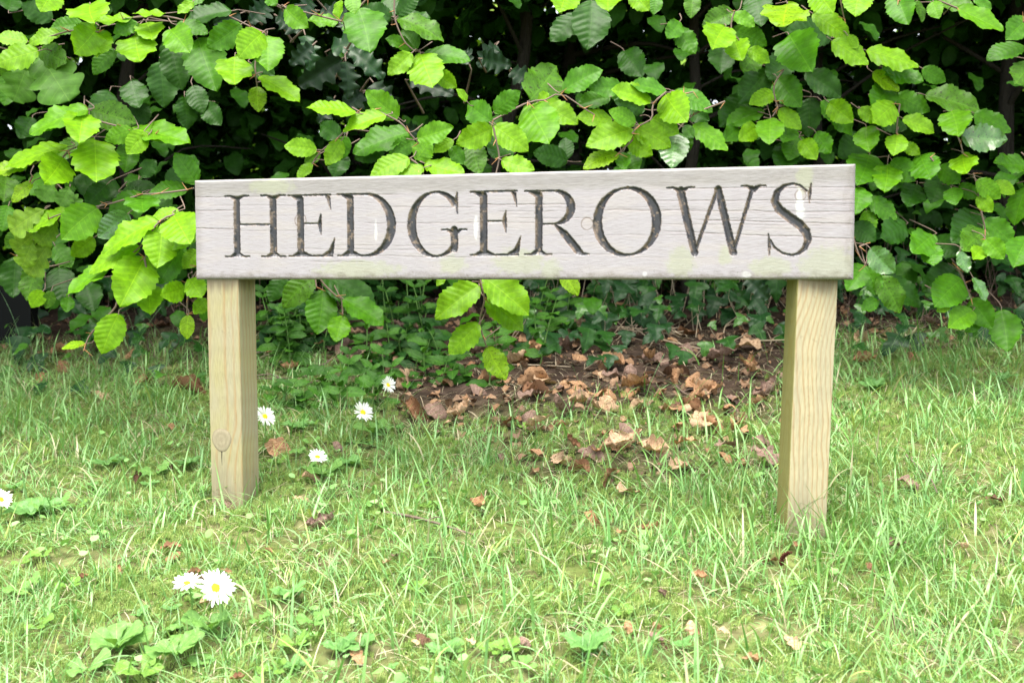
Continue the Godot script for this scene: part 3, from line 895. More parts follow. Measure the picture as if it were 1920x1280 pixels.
			[672, 15, 690, 96, 74, 1], [735, 36, 680, 8, 36, 2], [738, 30, 725, -15, 36, 2], [745, 30, 785, -10, 32, 2], [745, 32, 808, 33, 16, 2], [745, 35, 834, 69, 34, 1], [774, 93, 722, 72, 26, 1], [782, 94, 752, 55, 36, 1], [795, 100, 882, 108, 32, 1], [772, 99, 726, 139, 36, 0], [788, 101, 810, 160, 64, 0], [818, 132, 857, 163, 32, 0]]},
		{"d": 1.86, "twigs": [[[1060, -25], [1100, -10], [1140, -20]]], "leaves": [
			[1060, -20, 1050, 15, 60, 0], [1140, -15, 1140, 14, 56, 0], [1185, -15, 1215, 20, 38, 0], [1085, 25, 1032, 76, 42, 2], [1110, 0, 1100, 86, 68, 2], [1230, -10, 1225, 25, 26, 1], [1275, 40, 1250, 70, 32, 1], [1170, 95, 1200, 140, 50, 2, -0.2]]},
		{"d": 1.70, "twigs": [[[590, 505], [605, 530], [630, 555], [640, 562], [642, 590]], [[590, 515], [593, 538]]], "leaves": [
			[590, 518, 528, 576, 50, 1], [535, 515, 503, 565, 36, 2], [605, 543, 593, 623, 62, 1], [642, 591, 630, 643, 44, 5], [643, 560, 719, 610, 44, 1], [605, 515, 710, 570, 54, 2]]},
		{"d": 1.60, "twigs": [[[900, 505], [902, 535], [909, 559], [899, 602], [906, 630], [912, 650]]], "leaves": [
			[899, 535, 814, 595, 58, 0], [905, 518, 994, 587, 62, 0], [911, 559, 983, 617, 52, 0], [898, 606, 841, 663, 48, 0], [913, 650, 949, 713, 44, 4], [1050, 505, 1086, 553, 32, 4], [835, 515, 818, 536, 15, 0]]},
	]


func build_hedge() -> void:
	rng.seed = 5
	var shapes := []
	for i in 9:
		shapes.append(leaf_mesh({"kind": "beech", "n": 40, "m": 5, "veins": [8.0, 7.0, 8.0, 9.0, 7.0, 8.0, 8.0, 7.0, 9.0][i], "pleat": [0.010, 0.008, 0.013, 0.009, 0.011, 0.007, 0.014, 0.010, 0.008][i], "tooth": [0.14, 0.17, 0.13, 0.15, 0.19, 0.15, 0.12, 0.17, 0.15][i],
			"fold": [0.08, 0.16, 0.02, 0.12, -0.06, 0.2, 0.06, 0.1, 0.22][i], "curl": [0.3, 0.1, 0.45, 0.5, 0.2, 0.15, 0.35, -0.2, 0.3][i], "wave": [0.018, 0.032, 0.014, 0.036, 0.03, 0.028, 0.02, 0.04, 0.03][i], "sway": [0.0, 0.03, -0.03, 0.02, 0.0, -0.04, 0.03, -0.02, 0.0][i], "seed": i * 0.137}))
	var hedge := thing("beech_hedge", "tall beech hedge with lime and deep green toothed leaves behind the sign", "hedge", Vector3(0, 0.2, -2.5))
	var origin := hedge.position
	# stems and inner boughs
	for s in [[-0.95, 2.75, 0.02], [-0.42, 2.9, 0.018], [-0.05, 2.72, 0.02], [0.46, 2.65, 0.016], [0.84, 2.8, 0.018], [1.25, 2.7, 0.022], [-1.5, 2.8, 0.02], [0.18, 2.95, 0.024]]:
		var st := begin()
		var base := Vector3(s[0], ground_y(s[0], -s[1]) - 0.05, -s[1]) - origin
		var path := [base]
		var p := base
		for k in 7:
			p += Vector3(rnd(-0.06, 0.06), 0.24, rnd(-0.05, 0.05))
			path.append(p)
		path = bend(path, 20)
		tube(st, path, s[2], s[2] * 0.5, 10)
		for k in 13:
			var q: Vector3 = path[3 + k]
			var way := Vector3(rnd(-1, 1), rnd(-0.1, 0.6), rnd(-0.6, 1.0)).normalized()
			var e := q + way * rnd(0.2, 0.5)
			tube(st, bend([q, q.lerp(e, 0.5) + Vector3(rnd(-0.04, 0.04), rnd(0.0, 0.06), rnd(-0.04, 0.04)), e], 8), s[2] * rnd(0.2, 0.4), 0.0018, 6)
		piece("stem", finish(st), M.bark, hedge)
	# the branches that show, each with its own leaves
	var count := 0
	for b in hedge_branches():
		var d: float = b.d
		var st := begin()
		var bd := begin()
		var nb := 0
		var branch := Node3D.new()
		branch.name = numbered("branch", hedge)
		hedge.add_child(branch, true)
		for w in b.twigs:
			var path := []
			for q in w: path.append(at(q[0], q[1], d - 0.006 + rnd(-0.004, 0.004)) - origin)
			var tw := begin()
			tube(tw, bend(path, 10), 0.0017, 0.0011, 6)
			piece("twig", finish(tw), M.twig, branch)
			for q in w.size():
				# reddish bud scales at the joints
				var c: Vector3 = path[q]
				for z in 2:
					if rng.randf() < 0.6:
						var way := Vector3(rnd(-1, 1), rnd(-1, 0.6), rnd(-0.2, 1)).normalized()
						tube(bd, [c, c + way * rnd(0.004, 0.008), c + way * rnd(0.011, 0.017)], 0.0011, 0.0003, 5)
						nb += 1
		var places := []
		for l in b.leaves:
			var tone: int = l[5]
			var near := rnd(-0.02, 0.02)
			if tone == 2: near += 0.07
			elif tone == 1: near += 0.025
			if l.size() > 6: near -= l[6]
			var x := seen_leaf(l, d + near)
			places.append([x, tone])
			# leaf stalk, running back to a twig behind
			var p := x.origin - origin
			var zz := x.basis.z.normalized()
			var q := p - zz * rnd(0.006, 0.011) + Vector3(0, 0.001, -0.002)
			var e := q + Vector3(rnd(-0.03, 0.03), rnd(0.0, 0.03), -rnd(0.04, 0.09))
			tube(st, bend([p + zz * 0.002, q, e], 7), 0.0008, 0.0012, 5)
		piece("leaf_stalks", finish(st), M.twig, branch).set_meta("kind", "stuff")
		if nb > 0: piece("bud_scales", finish(bd), M.bud, branch).set_meta("kind", "stuff")
		for k in places.size():
			var x: Transform3D = places[k][0]
			x.origin -= origin
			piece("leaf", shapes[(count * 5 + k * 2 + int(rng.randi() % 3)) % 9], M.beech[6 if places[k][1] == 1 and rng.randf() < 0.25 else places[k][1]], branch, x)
		count += 1
	# leaves nobody could count: behind the branches, inside the hedge, and the rest of it above and beside the view
	var simple := leaf_mesh({"kind": "beech", "n": 14, "m": 2, "veins": 7.0, "tooth": 0.0, "fold": 0.12, "curl": 0.9, "wave": 0.04})
	var places := []
	var tints := []
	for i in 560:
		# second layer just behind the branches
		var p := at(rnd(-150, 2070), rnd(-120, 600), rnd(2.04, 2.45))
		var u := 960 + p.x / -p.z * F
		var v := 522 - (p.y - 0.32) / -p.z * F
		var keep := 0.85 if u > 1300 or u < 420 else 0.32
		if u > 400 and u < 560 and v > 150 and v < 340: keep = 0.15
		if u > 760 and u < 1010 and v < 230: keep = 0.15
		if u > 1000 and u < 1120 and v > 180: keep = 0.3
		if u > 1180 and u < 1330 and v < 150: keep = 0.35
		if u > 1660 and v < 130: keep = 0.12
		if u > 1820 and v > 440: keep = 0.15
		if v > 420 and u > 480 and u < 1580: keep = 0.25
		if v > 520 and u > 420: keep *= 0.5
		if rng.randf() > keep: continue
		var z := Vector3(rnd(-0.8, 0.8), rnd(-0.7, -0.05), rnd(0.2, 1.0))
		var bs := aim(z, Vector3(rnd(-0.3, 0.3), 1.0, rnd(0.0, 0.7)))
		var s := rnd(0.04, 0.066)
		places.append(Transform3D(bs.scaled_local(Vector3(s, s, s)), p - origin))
		tints.append(Color(0.048, 0.15, 0.010).lerp(Color(0.026, 0.085, 0.009), rng.randf()))  # beech leaves tinted darker: the shade behind the branches is in their colour
	for i in 900:
		# the same sprays go on beside and above the view
		var u := rnd(-900, -60) if i % 3 == 0 else rnd(1980, 2820) if i % 3 == 1 else rnd(-60, 1980)
		var p := at(u, rnd(-700, 560), rnd(1.72, 2.05)) if i % 3 < 2 else at(u, rnd(-900, -120), rnd(1.98, 2.2))
		var bs := aim(Vector3(rnd(-0.8, 0.8), rnd(-0.8, -0.05), rnd(0.2, 1.0)), Vector3(rnd(-0.3, 0.3), 1.0, rnd(0.1, 0.8)))
		var s := rnd(0.045, 0.075)
		places.append(Transform3D(bs.scaled_local(Vector3(s, s, s)), p - origin))
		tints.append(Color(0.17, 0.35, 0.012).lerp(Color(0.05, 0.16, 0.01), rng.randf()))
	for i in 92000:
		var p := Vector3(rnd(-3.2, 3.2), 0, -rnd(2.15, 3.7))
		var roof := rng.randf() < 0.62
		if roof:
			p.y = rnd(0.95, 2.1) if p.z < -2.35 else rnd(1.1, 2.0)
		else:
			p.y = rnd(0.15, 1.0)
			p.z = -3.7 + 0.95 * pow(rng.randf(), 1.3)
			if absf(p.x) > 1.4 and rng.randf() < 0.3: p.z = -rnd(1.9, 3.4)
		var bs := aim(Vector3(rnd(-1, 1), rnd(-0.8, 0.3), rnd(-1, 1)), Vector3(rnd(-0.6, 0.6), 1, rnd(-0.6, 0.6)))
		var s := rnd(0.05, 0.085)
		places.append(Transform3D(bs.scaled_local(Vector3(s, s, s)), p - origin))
		tints.append(Color(0.04, 0.125, 0.014).lerp(Color(0.022, 0.065, 0.014), rng.randf()))  # inner and upper leaves tinted dark, so hedge shade is painted into them
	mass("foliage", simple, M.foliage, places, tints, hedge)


func build_companions() -> void:
	rng.seed = 15
	# holly growing through the hedge
	var hs := []
	for i in 4: hs.append(leaf_mesh({"kind": "holly", "n": 54, "m": 4, "fold": [0.25, 0.1, 0.3, 0.2][i], "curl": [0.6, 0.9, 0.3, 0.8][i], "wave": [0.03, 0.035, 0.02, 0.04][i], "veins": 5.0, "pleat": 0.008, "seed": i * 0.2}))
	var holly := thing("holly_shrub", "dark glossy spiny holly growing through the hedge left of centre", "shrub", Vector3(-0.3, 0.3, -2.2))
	var hl := [[572, 66, 584, 130, 40], [620, 92, 700, 70, 46], [640, 110, 560, 160, 62], [655, 95, 720, 140, 44], [648, 115, 656, 184, 40], [600, 20, 660, 30, 36], [500, 8, 470, 40, 46], [520, 30, 560, 55, 40], [585, 85, 545, 120, 38], [700, 155, 740, 215, 50], [770, 150, 850, 175, 44], [905, 110, 950, 120, 46], [930, 85, 900, 122, 40], [960, 130, 1000, 160, 40], [680, 175, 640, 210, 44], [880, 120, 860, 90, 36], [735, 250, 790, 240, 40], [585, 0, 560, 28, 40], [450, 25, 400, 45, 36], [625, 185, 600, 225, 40], [1400, 520, 1440, 560, 40], [660, 60, 640, 20, 40]]
	var st := begin()
	for i in hl.size():
		var x := seen_leaf(hl[i], 1.93 + rnd(-0.05, 0.1))
		x.origin -= holly.position
		var q := x.origin - x.basis.z.normalized() * 0.012
		tube(st, bend([x.origin, q, q + Vector3(rnd(-0.05, 0.05), rnd(-0.05, 0.02), -rnd(0.04, 0.12))], 6), 0.0012, 0.0025, 5)
		piece("leaf", hs[i % 4], M.holly_bright if i in [0, 1, 3] else M.holly, holly, x)
	piece("stems", finish(st), M.twig, holly).set_meta("kind", "stuff")
	# oak seedlings in the hedge
	var os := []
	for i in 3: os.append(leaf_mesh({"kind": "oak", "n": 48, "m": 4, "fold": 0.08, "curl": [0.5, 0.2, 0.7][i], "wave": 0.03, "veins": 5.0, "pleat": 0.012, "seed": i * 0.3}))
	var sprays := [
		["young oak spray with lobed leaves in the upper left of the hedge", 1.78, [[72, 100, 122, 178, 74, 1], [55, 112, 25, 188, 60, 1], [60, 108, 5, 150, 46, 1]]],
		["yellowish young oak spray below the lime beech leaves at the left", 1.70, [[83, 392, 14, 432, 46, 0], [108, 415, 70, 458, 38, 0], [66, 436, 28, 470, 40, 0], [96, 452, 48, 515, 46, 0], [62, 450, 40, 500, 36, 0]]],
		["small dark oak spray in the shade left of the sign", 1.86, [[100, 342, 78, 372, 36, 1], [130, 350, 112, 385, 34, 1], [120, 360, 140, 388, 30, 1]]],
	]
	for s in sprays:
		var base: Vector3 = at(s[2][0][0], s[2][0][1], s[1] + 0.15)
		var o := thing("oak_seedling", s[0], "oak seedling", base, "oak seedlings in the hedge")
		var tw := begin()
		for i in s[2].size():
			var l: Array = s[2][i]
			var x := seen_leaf(l, s[1] + rnd(-0.02, 0.03))
			x.origin -= base
			tube(tw, bend([x.origin, x.origin - x.basis.z.normalized() * 0.01, x.origin * 0.3, Vector3(0, -0.03, 0)], 8), 0.001, 0.002, 5)
			piece("leaf", os[i % 3], M.oak[l[5]], o, x)
		piece("stem", finish(tw), M.twig, o)
	# ivy on the bank
	var iv := []
	for i in 4: iv.append(leaf_mesh({"kind": "ivy", "n": 26, "m": 4, "fold": [0.12, 0.2, 0.05, 0.15][i], "curl": [0.4, 0.7, 0.2, 0.9][i], "wave": 0.03, "veins": 3.0, "pleat": 0.015, "seed": i * 0.25}))
	for part in [["glossy ivy covering the bank under the right half of the board", 0.02, 0.68, 270], ["shaded ivy on the bank right of the right post", 0.70, 1.2, 150], ["sparse ivy in deep shade behind the left post", -1.06, -0.42, 100]]:
		var mid: float = (part[1] + part[2]) / 2
		var ivy := thing("ivy", part[0], "ivy", Vector3(mid, ground_y(mid, -2.3), -2.3))
		var tw := begin()
		for i in part[3]:
			var d := 2.08 + 0.75 * pow(rng.randf(), 0.9)
			var xx := rnd(part[1], part[2]) * (d / 2.2)
			if d < 2.25 and rng.randf() < 0.5: d += 0.25
			var g := Vector3(xx, ground_y(xx, -d), -d)
			var h := rnd(0.012, 0.05) + maxf(d - 2.2, 0.0) * rnd(0.0, 0.4)
			var z := Vector3(rnd(-0.7, 0.7), rnd(-0.9, -0.1), rnd(0.2, 0.9))
			var bs := aim(z, Vector3(rnd(-0.5, 0.5), rnd(0.3, 1.0), rnd(0.5, 1.0)))
			var s := rnd(0.034, 0.064)
			var young := rng.randf()
			if young < 0.2: s *= 0.65
			var p := g + Vector3(0, h, 0) - ivy.position
			piece("leaf", iv[i % 4], M.ivy[2 if young < 0.2 else 1 if young < 0.55 else 0], ivy, Transform3D(bs.scaled_local(Vector3(s, s, s)), p))
			var q := g - ivy.position + Vector3(rnd(-0.05, 0.05), 0.004, rnd(-0.05, 0.03))
			tube(tw, bend([p, p + Vector3(rnd(-0.01, 0.01), -h * 0.3, -0.012), q], 6), 0.0006, 0.0011, 4)
		for i in 5:
			var a := Vector3(rnd(part[1], part[2]), 0, -rnd(2.1, 2.4))
			var path := []
			for k in 5:
				var b := a + Vector3(0.05 * k + rnd(-0.02, 0.02), 0, rnd(-0.05, 0.05))
				b.y = ground_y(b.x, b.z) + rnd(0.003, 0.025)
				path.append(b - ivy.position)
			tube(tw, bend(path, 14), 0.0017, 0.0011, 5)
		piece("runners", finish(tw), M.straw_twig if part[1] == 0.02 else M.twig, ivy).set_meta("kind", "stuff")
	# leafy weeds below the left half of the board
	var hb := []
	for i in 3: hb.append(leaf_mesh({"kind": "herb", "n": 18, "m": 3, "fold": [0.1, 0.2, 0.05][i], "curl": [0.7, 0.4, 1.0][i], "wave": 0.02, "veins": 6.0, "pleat": 0.012, "seed": i * 0.3}))
	for i in 92:
		var d := rnd(1.86, 2.4) if i < 62 else rnd(2.15, 2.7)
		var u := rnd(500, 860) if i < 50 or i > 66 else rnd(860, 1060)
		if d < 2.0: u = rnd(530, 740)
		var xx := (u - 960) / F * d
		var g := Vector3(xx, ground_y(xx, -d), -d)
		var tall := rnd(0.02, 0.055) + (rnd(0.0, 0.10) if d > 2.12 else 0.0)
		var w := thing("leafy_weed", "weed with shade in its leaf colour at the back of the clump under the board" if i > 66 else "weed with paired oval leaves among the ivy below the hanging beech twig" if u > 860 else "low oval leaved weed at the front of the clump by the left post" if d < 2.1 else "taller weed with paired oval leaves in the middle of the clump under the board", "weed", g, "leafy weeds under the board")
		var lean := Vector3(rnd(-0.3, 0.3), 1, rnd(-0.1, 0.35)).normalized()
		var tw := begin()
		var path := bend([Vector3(0, -0.01, 0), lean * tall * 0.5 + Vector3(rnd(-0.005, 0.005), 0, 0), lean * tall], 8)
		tube(tw, path, 0.0018, 0.001, 6)
		piece("stem", finish(tw), M.stalk, w)
		var pairs := 3 + int(tall * 20)
		for k in pairs:
			var p: Vector3 = path[clampi(2 + int(6.0 * k / maxf(pairs - 1, 1)), 0, 8)]
			var ang := k * 1.57 + rnd(-0.3, 0.3)
			for side in 2:
				var z := Vector3(cos(ang + PI * side), rnd(-0.15, 0.5) + (0.5 if k == pairs - 1 else 0.0), sin(ang + PI * side))
				var s := rnd(0.032, 0.05) * (0.7 if k == pairs - 1 else 1.0)
				var bs := aim(z, Vector3(rnd(-0.35, 0.35), 0.75, rnd(0.45, 1.0)))
				piece("leaf", hb[(i + k + side) % 3], M.shade_weed if i > 66 else M.herb[1 if rng.randf() < 0.45 else 0], w, Transform3D(bs.scaled_local(Vector3(s, s, s)), p))


# ------------------------------------------------------------------ the ground and what grows and lies on it
func bare(x: float, z: float) -> float:
	# 0 on good turf ... 1 on the bare litter under the hedge
	var d := -z
	var edge := 1.77 + 0.46 * smoothstep(0.27, 0.58, absf(x - 0.13)) + 0.18 * smoothstep(-0.42, -0.62, x) + 0.08 * n1.get_noise_2d(x * 2.5, z * 2.5)
	var b := smoothstep(edge - 0.12, edge + 0.22, d)
	var patch := smoothstep(0.22, 0.05, Vector2((x - 0.16) * 0.8, d - 1.66).length())
	return clampf(maxf(b, 0.6 * patch), 0, 1)


func build_ground() -> void:
	var xs := [-300.0, -120.0, -50.0, -20.0, -9.0, -5.0, -3.0, -2.2]
	var zs := [300.0, 120.0, 50.0, 20.0, 8.0, 3.0, 1.0, 0.2]
	var q := -1.7
	while q < 1.7:
		xs.append(q)
		q += 0.016
	xs.append_array([2.2, 3.0, 5.0, 9.0, 20.0, 50.0, 120.0, 300.0])
	q = -0.3
	while q > -3.2:
		zs.append(q)
		q -= 0.016
	zs.append_array([-3.5, -4.0, -4.6, -5.2, -7.0, -10.0, -20.0, -50.0, -120.0, -300.0])
	var st := begin()
	for z in zs:
		for x in xs:
			var b := bare(x, z) if z < 0.0 and z > -4.0 else 0.0
			var m := 0.5 + 0.7 * n1.get_noise_2d(x * 4.0 + 5.0, z * 4.0)
			var c := Color(0.16, 0.215, 0.06).lerp(Color(0.33, 0.29, 0.17), clampf(0.5 + 1.3 * n2.get_noise_2d(x * 9.0, z * 9.0), 0, 1) * 0.7)
			c = c.lerp(Color(0.20, 0.27, 0.06), clampf(m, 0, 1) * 0.5)
			c = c.lerp(Color(0.13, 0.09, 0.068).lerp(Color(0.06, 0.043, 0.033), clampf(0.5 + n2.get_noise_2d(x * 20.0, z * 20.0), 0, 1)), b)
			if z < -4.0: c = Color(0.16, 0.27, 0.05)
			st.set_color(c)
			st.add_vertex(Vector3(x, ground_y(x, z), z))
	var w := xs.size()
	for j in zs.size() - 1:
		for i in w - 1:
			var a := j * w + i
			for k in [a, a + w, a + 1, a + 1, a + w, a + w + 1]:
				st.add_index(k)
	st.generate_normals()
	var g := piece("ground", st.commit(), M.ground, self)
	g.set_meta("kind", "structure")
	g.set_meta("label", "mossy lawn rising to a bank of bare soil under the hedge")


func blade_mesh(curve: float, twist: float) -> ArrayMesh:
	# one grass blade, one unit long, folded along its middle; x is scaled to its breadth
	var st := begin()
	var y := 0.0
	var z := 0.0
	var n := 7
	for i in n + 1:
		var t := float(i) / n
		if i > 0:
			var th := curve * t
			y += cos(th) / n
			z += sin(th) / n
		var hw := 0.5 * (1.0 - pow(t, 2.2)) * (0.75 + 0.35 * t)
		var a := twist * t
		for j in [-1, 0, 1]:
			st.add_vertex(Vector3(hw * j * cos(a), y, z + hw * 0.012 * j * sin(a) + (0.004 if j == 0 else 0.0)))
	for i in n:
		for j in 2:
			var a := i * 3 + j
			for k in [a, a + 3, a + 1, a + 1, a + 3, a + 4]:
				st.add_index(k)
	st.generate_normals()
	return st.commit()


func upright(x: float, y: float, z: float, turn: float, lean: float, wide: float, tall: float) -> Transform3D:
	var b := Basis(Vector3.UP, turn) * Basis(Vector3.RIGHT, lean)
	return Transform3D(Basis(b.x * wide, b.y * tall, b.z * tall), Vector3(x, y, z))


func build_turf() -> void:
	rng.seed = 25
	keep_clear(Vector3(-0.42, 0, -1.46), 0.035)
	var grass := Node3D.new()
	grass.name = "grass"
	add_child(grass, true)
	tag(grass, "pale green lawn grass of fine and broad blades", "grass", "", "stuff")
	var shapes := []
	for k in [[0.45, 0.3], [0.8, -0.6], [1.2, 0.8], [1.7, 0.4], [2.3, -0.5], [0.3, 1.2]]: shapes.append(blade_mesh(k[0], k[1]))
	var places := [[], [], [], [], [], []]
	var tints := [[], [], [], [], [], []]
	for i in 185000:
		var d := 0.9 + 1.75 * pow(rng.randf(), 0.95)
		var half := 0.53 * d + 0.42
		var x := rnd(-half, half)
		var z := -d
		var b := bare(x, z)
		if rng.randf() < b * 1.12: continue
		if not is_clear(x, z) and rng.randf() < 0.85: continue
		var clump := 0.5 + 0.9 * n1.get_noise_2d(x * 7.0, z * 7.0) + 0.5 * n2.get_noise_2d(x * 18.0, z * 18.0)
		if rng.randf() > clampf(clump * 1.25 + 0.02, 0.08, 1.0): continue
		var tall := rnd(0.014, 0.042) * (0.6 + 0.7 * clampf(clump, 0, 1))
		var wide := rnd(0.0009, 0.0024)
		var pick := rng.randf()
		if pick < 0.06:
			tall = rnd(0.045, 0.09)
			wide = rnd(0.0024, 0.0048)
		elif pick < 0.19:
			tall = rnd(0.04, 0.09)
			wide = rnd(0.0008, 0.0016)
		var tone := rng.randf()
		var c := Color(0.18, 0.38, 0.095).lerp(Color(0.28, 0.49, 0.19), rng.randf())
		if tone < 0.18: c = Color(0.24, 0.44, 0.17)
		elif tone < 0.24: c = Color(0.34, 0.45, 0.12)
		elif tone < 0.34: c = Color(0.43, 0.39, 0.24)
		elif tone < 0.46: c = Color(0.12, 0.29, 0.065)
		var k := rng.randi() % 6
		places[k].append(upright(x, ground_y(x, z) - 0.003, z, rnd(0, TAU), absf(rng.randfn(0.0, 0.7)), wide, tall))
		tints[k].append(c)
	# taller blades at the edges: round the posts, along the foot of the hedge at the left and right, a few lone ones
	for s in [[0.425, -1.29, 0.06, 260, 0.085], [-0.42, -1.50, 0.06, 60, 0.05], [-0.92, -2.0, 0.22, 420, 0.10], [0.98, -1.95, 0.28, 360, 0.08], [0.12, -1.40, 0.16, 130, 0.08], [0.30, -1.50, 0.12, 90, 0.075], [0.55, -1.02, 0.14, 90, 0.08], [-0.30, -1.0, 0.2, 70, 0.07], [0.40, -1.62, 0.10, 110, 0.09], [0.2, -1.85, 0.06, 60, 0.04]]:
		for i in s[3]:
			var x: float = s[0] + rng.randfn(0.0, s[2])
			var z: float = s[1] + rng.randfn(0.0, minf(s[2], 0.12))
			var k := rng.randi() % 4
			places[k].append(upright(x, ground_y(x, z) - 0.003, z, rnd(0, TAU), absf(rng.randfn(0.0, 0.35)), rnd(0.0018, 0.0042), s[4] * rnd(0.5, 1.3)))
			tints[k].append(Color(0.13, 0.30, 0.05).lerp(Color(0.24, 0.40, 0.15), rng.randf()))
	for s in [[1188, 860, 0.17, 0.02, 0.0024], [942, 900, 0.13, 0.06, 0.0052], [730, 800, 0.10, 0.25, 0.002], [44, 680, 0.17, -0.04, 0.0022], [150, 690, 0.15, 0.5, 0.003], [240, 690, 0.15, 0.25, 0.0022], [1430, 820, 0.13, 0.3, 0.002], [950, 1170, 0.08, 0.5, 0.0055], [1860, 760, 0.08, 0.1, 0.003], [1760, 740, 0.09, 0.2, 0.002]]:
		var g := ground_at(s[0], s[1])
		places[0].append(upright(g.x, g.y, g.z, 1.57 if s[3] > 0 else -1.57, absf(s[3]), s[4], s[2]))
		tints[0].append(Color(0.19, 0.36, 0.16))
	for k in 6: mass("blades", shapes[k], M.grass, places[k], tints[k], grass)
	# moss: tiny feathery shoots in cushions
	var tuft := begin()
	for i in 9:
		var a := i * 2.4
		var r := 0.35 * sqrt(i / 9.0)
		var base := Vector3(cos(a) * r, 0, sin(a) * r)
		var tip := base * 1.6 + Vector3(0, 0.75 + 0.25 * cos(i * 1.7), 0)
		var side := Vector3(-sin(a + 0.7), 0, cos(a + 0.7)) * 0.10
		for k in 3:
			var m := base.lerp(tip, 0.35 + 0.28 * k)
			var out := Vector3(cos(a + k * 2.1), 0.35, sin(a + k * 2.1)) * 0.24
			for p in [m - side * 0.35, m + out, m + side * 0.35]: tuft.add_vertex(p)
		for p in [base - side, tip, base + side]: tuft.add_vertex(p)
	var tm := finish(tuft)
	var mp := []
	var mt := []
	for i in 80000:
		var d := 0.9 + 1.2 * pow(rng.randf(), 0.9)
		var x := rnd(-0.53 * d - 0.42, 0.53 * d + 0.42)
		var z := -d
		var b := bare(x, z)
		if rng.randf() < b * 1.15: continue
		var m := 0.45 + 1.0 * n1.get_noise_2d(x * 5.0 + 5.0, z * 5.0) + 0.3 * n2.get_noise_2d(x * 22.0, z * 22.0)
		if rng.randf() > clampf(m, 0.05, 1.0): continue
		var s := rnd(0.006, 0.013)
		mp.append(upright(x, ground_y(x, z) - 0.001 + 0.006 * maxf(m - 0.4, 0.0), z, rnd(0, TAU), rnd(0, 0.6), s, s))
		mt.append(Color(0.28, 0.39, 0.09).lerp(Color(0.42, 0.48, 0.18), rng.randf()).lerp(Color(0.15, 0.29, 0.06), rnd(0, 0.7)))
	var moss := mass("moss", tm, M.moss, mp, mt, self)
	tag(moss, "yellow green moss cushions between the grass", "moss", "", "stuff")
	# dead straw lying in the turf
	var sp := []
	var sn := []
	for i in 16000:
		var d := 0.9 + 1.5 * pow(rng.randf(), 0.85)
		var x := rnd(-0.53 * d - 0.42, 0.53 * d + 0.42)
		var z := -d
		if n2.get_noise_2d(x * 6.0 + 70.0, z * 6.0) + 0.35 * bare(x, z) < rnd(-0.5, 0.5): continue
		sp.append(upright(x, ground_y(x, z) + rnd(0.001, 0.012), z, rnd(0, TAU), rnd(1.2, 1.65), rnd(0.0006, 0.0018), rnd(0.015, 0.06)))
		sn.append(Color(0.58, 0.52, 0.37).lerp(Color(0.40, 0.32, 0.22), rng.randf()))
	var straw := mass("straw", shapes[1], M.grass, sp, sn, self)
	tag(straw, "dead pale grass stalks lying in the turf", "straw", "", "stuff")
	# small clover and speedwell leaves
	var rl := leaf_mesh({"kind": "round", "n": 10, "m": 2, "fold": 0.1, "curl": 0.5, "wave": 0.02})
	var cp := []
	var cc := []
	for i in 800:
		var d := 0.95 + 1.0 * rng.randf()
		var x := rnd(-0.53 * d, 0.53 * d)
		var z := -d
		var m := n1.get_noise_2d(x * 3.5 + 40.0, z * 3.5) + (0.35 if x < -0.15 else 0.0)
		if m < rnd(0.0, 0.35) or rng.randf() < bare(x, z): continue
		var s := rnd(0.006, 0.014)
		var bs := aim(Vector3(rnd(-1, 1), rnd(-0.2, 0.9), rnd(-1, 1)), Vector3(rnd(-0.4, 0.4), 1, rnd(-0.3, 0.5)))
		cp.append(Transform3D(bs.scaled_local(Vector3(s, s, s)), Vector3(x, ground_y(x, z) + rnd(0.003, 0.018), z)))
		cc.append(Color(0.18, 0.37, 0.09).lerp(Color(0.27, 0.46, 0.18), rng.randf()))
	var clover := mass("clover", rl, M.moss, cp, cc, self)
	tag(clover, "small round clover leaves spread through the turf", "clover", "", "stuff")


func dry_shapes() -> Array:
	var out := []
	for i in 8:
		out.append(leaf_mesh({"kind": "beech" if i != 3 else "oak", "n": 36, "m": 6, "veins": 8.0, "pleat": [0.02, 0.03, 0.015, 0.02, 0.035, 0.02, 0.025, 0.03][i], "tooth": 0.08, "fold": [0.1, 0.3, -0.2, 0.1, 0.45, 0.2, -0.3, 0.0][i], "curl": [1.2, -1.4, 2.0, 0.8, 1.7, -0.8, 2.6, -2.0][i], "cup": [2.0, 5.0, -3.0, 2.0, 6.5, 3.5, -4.0, 7.0][i], "wave": 0.06, "crumple": [0.04, 0.06, 0.05, 0.04, 0.08, 0.05, 0.09, 0.07][i], "seed": 0.21 * i + 0.1}))
	return out


func lay_leaf(shape: Mesh, tone: int, where: Vector3, size: float, turn: float, tip: float, label: String, group: String) -> void:
	var o := piece("fallen_leaf", shape, M.dry[tone], self)
	var b := Basis(Vector3.UP, turn) * Basis(Vector3(0.7, 0, 0.7).normalized(), tip)
	o.transform = Transform3D(b.scaled_local(Vector3(size, size, size)), where)
	o.set_meta("label", label)
	o.set_meta("category", "fallen leaf")
	if group: o.set_meta("group", group)


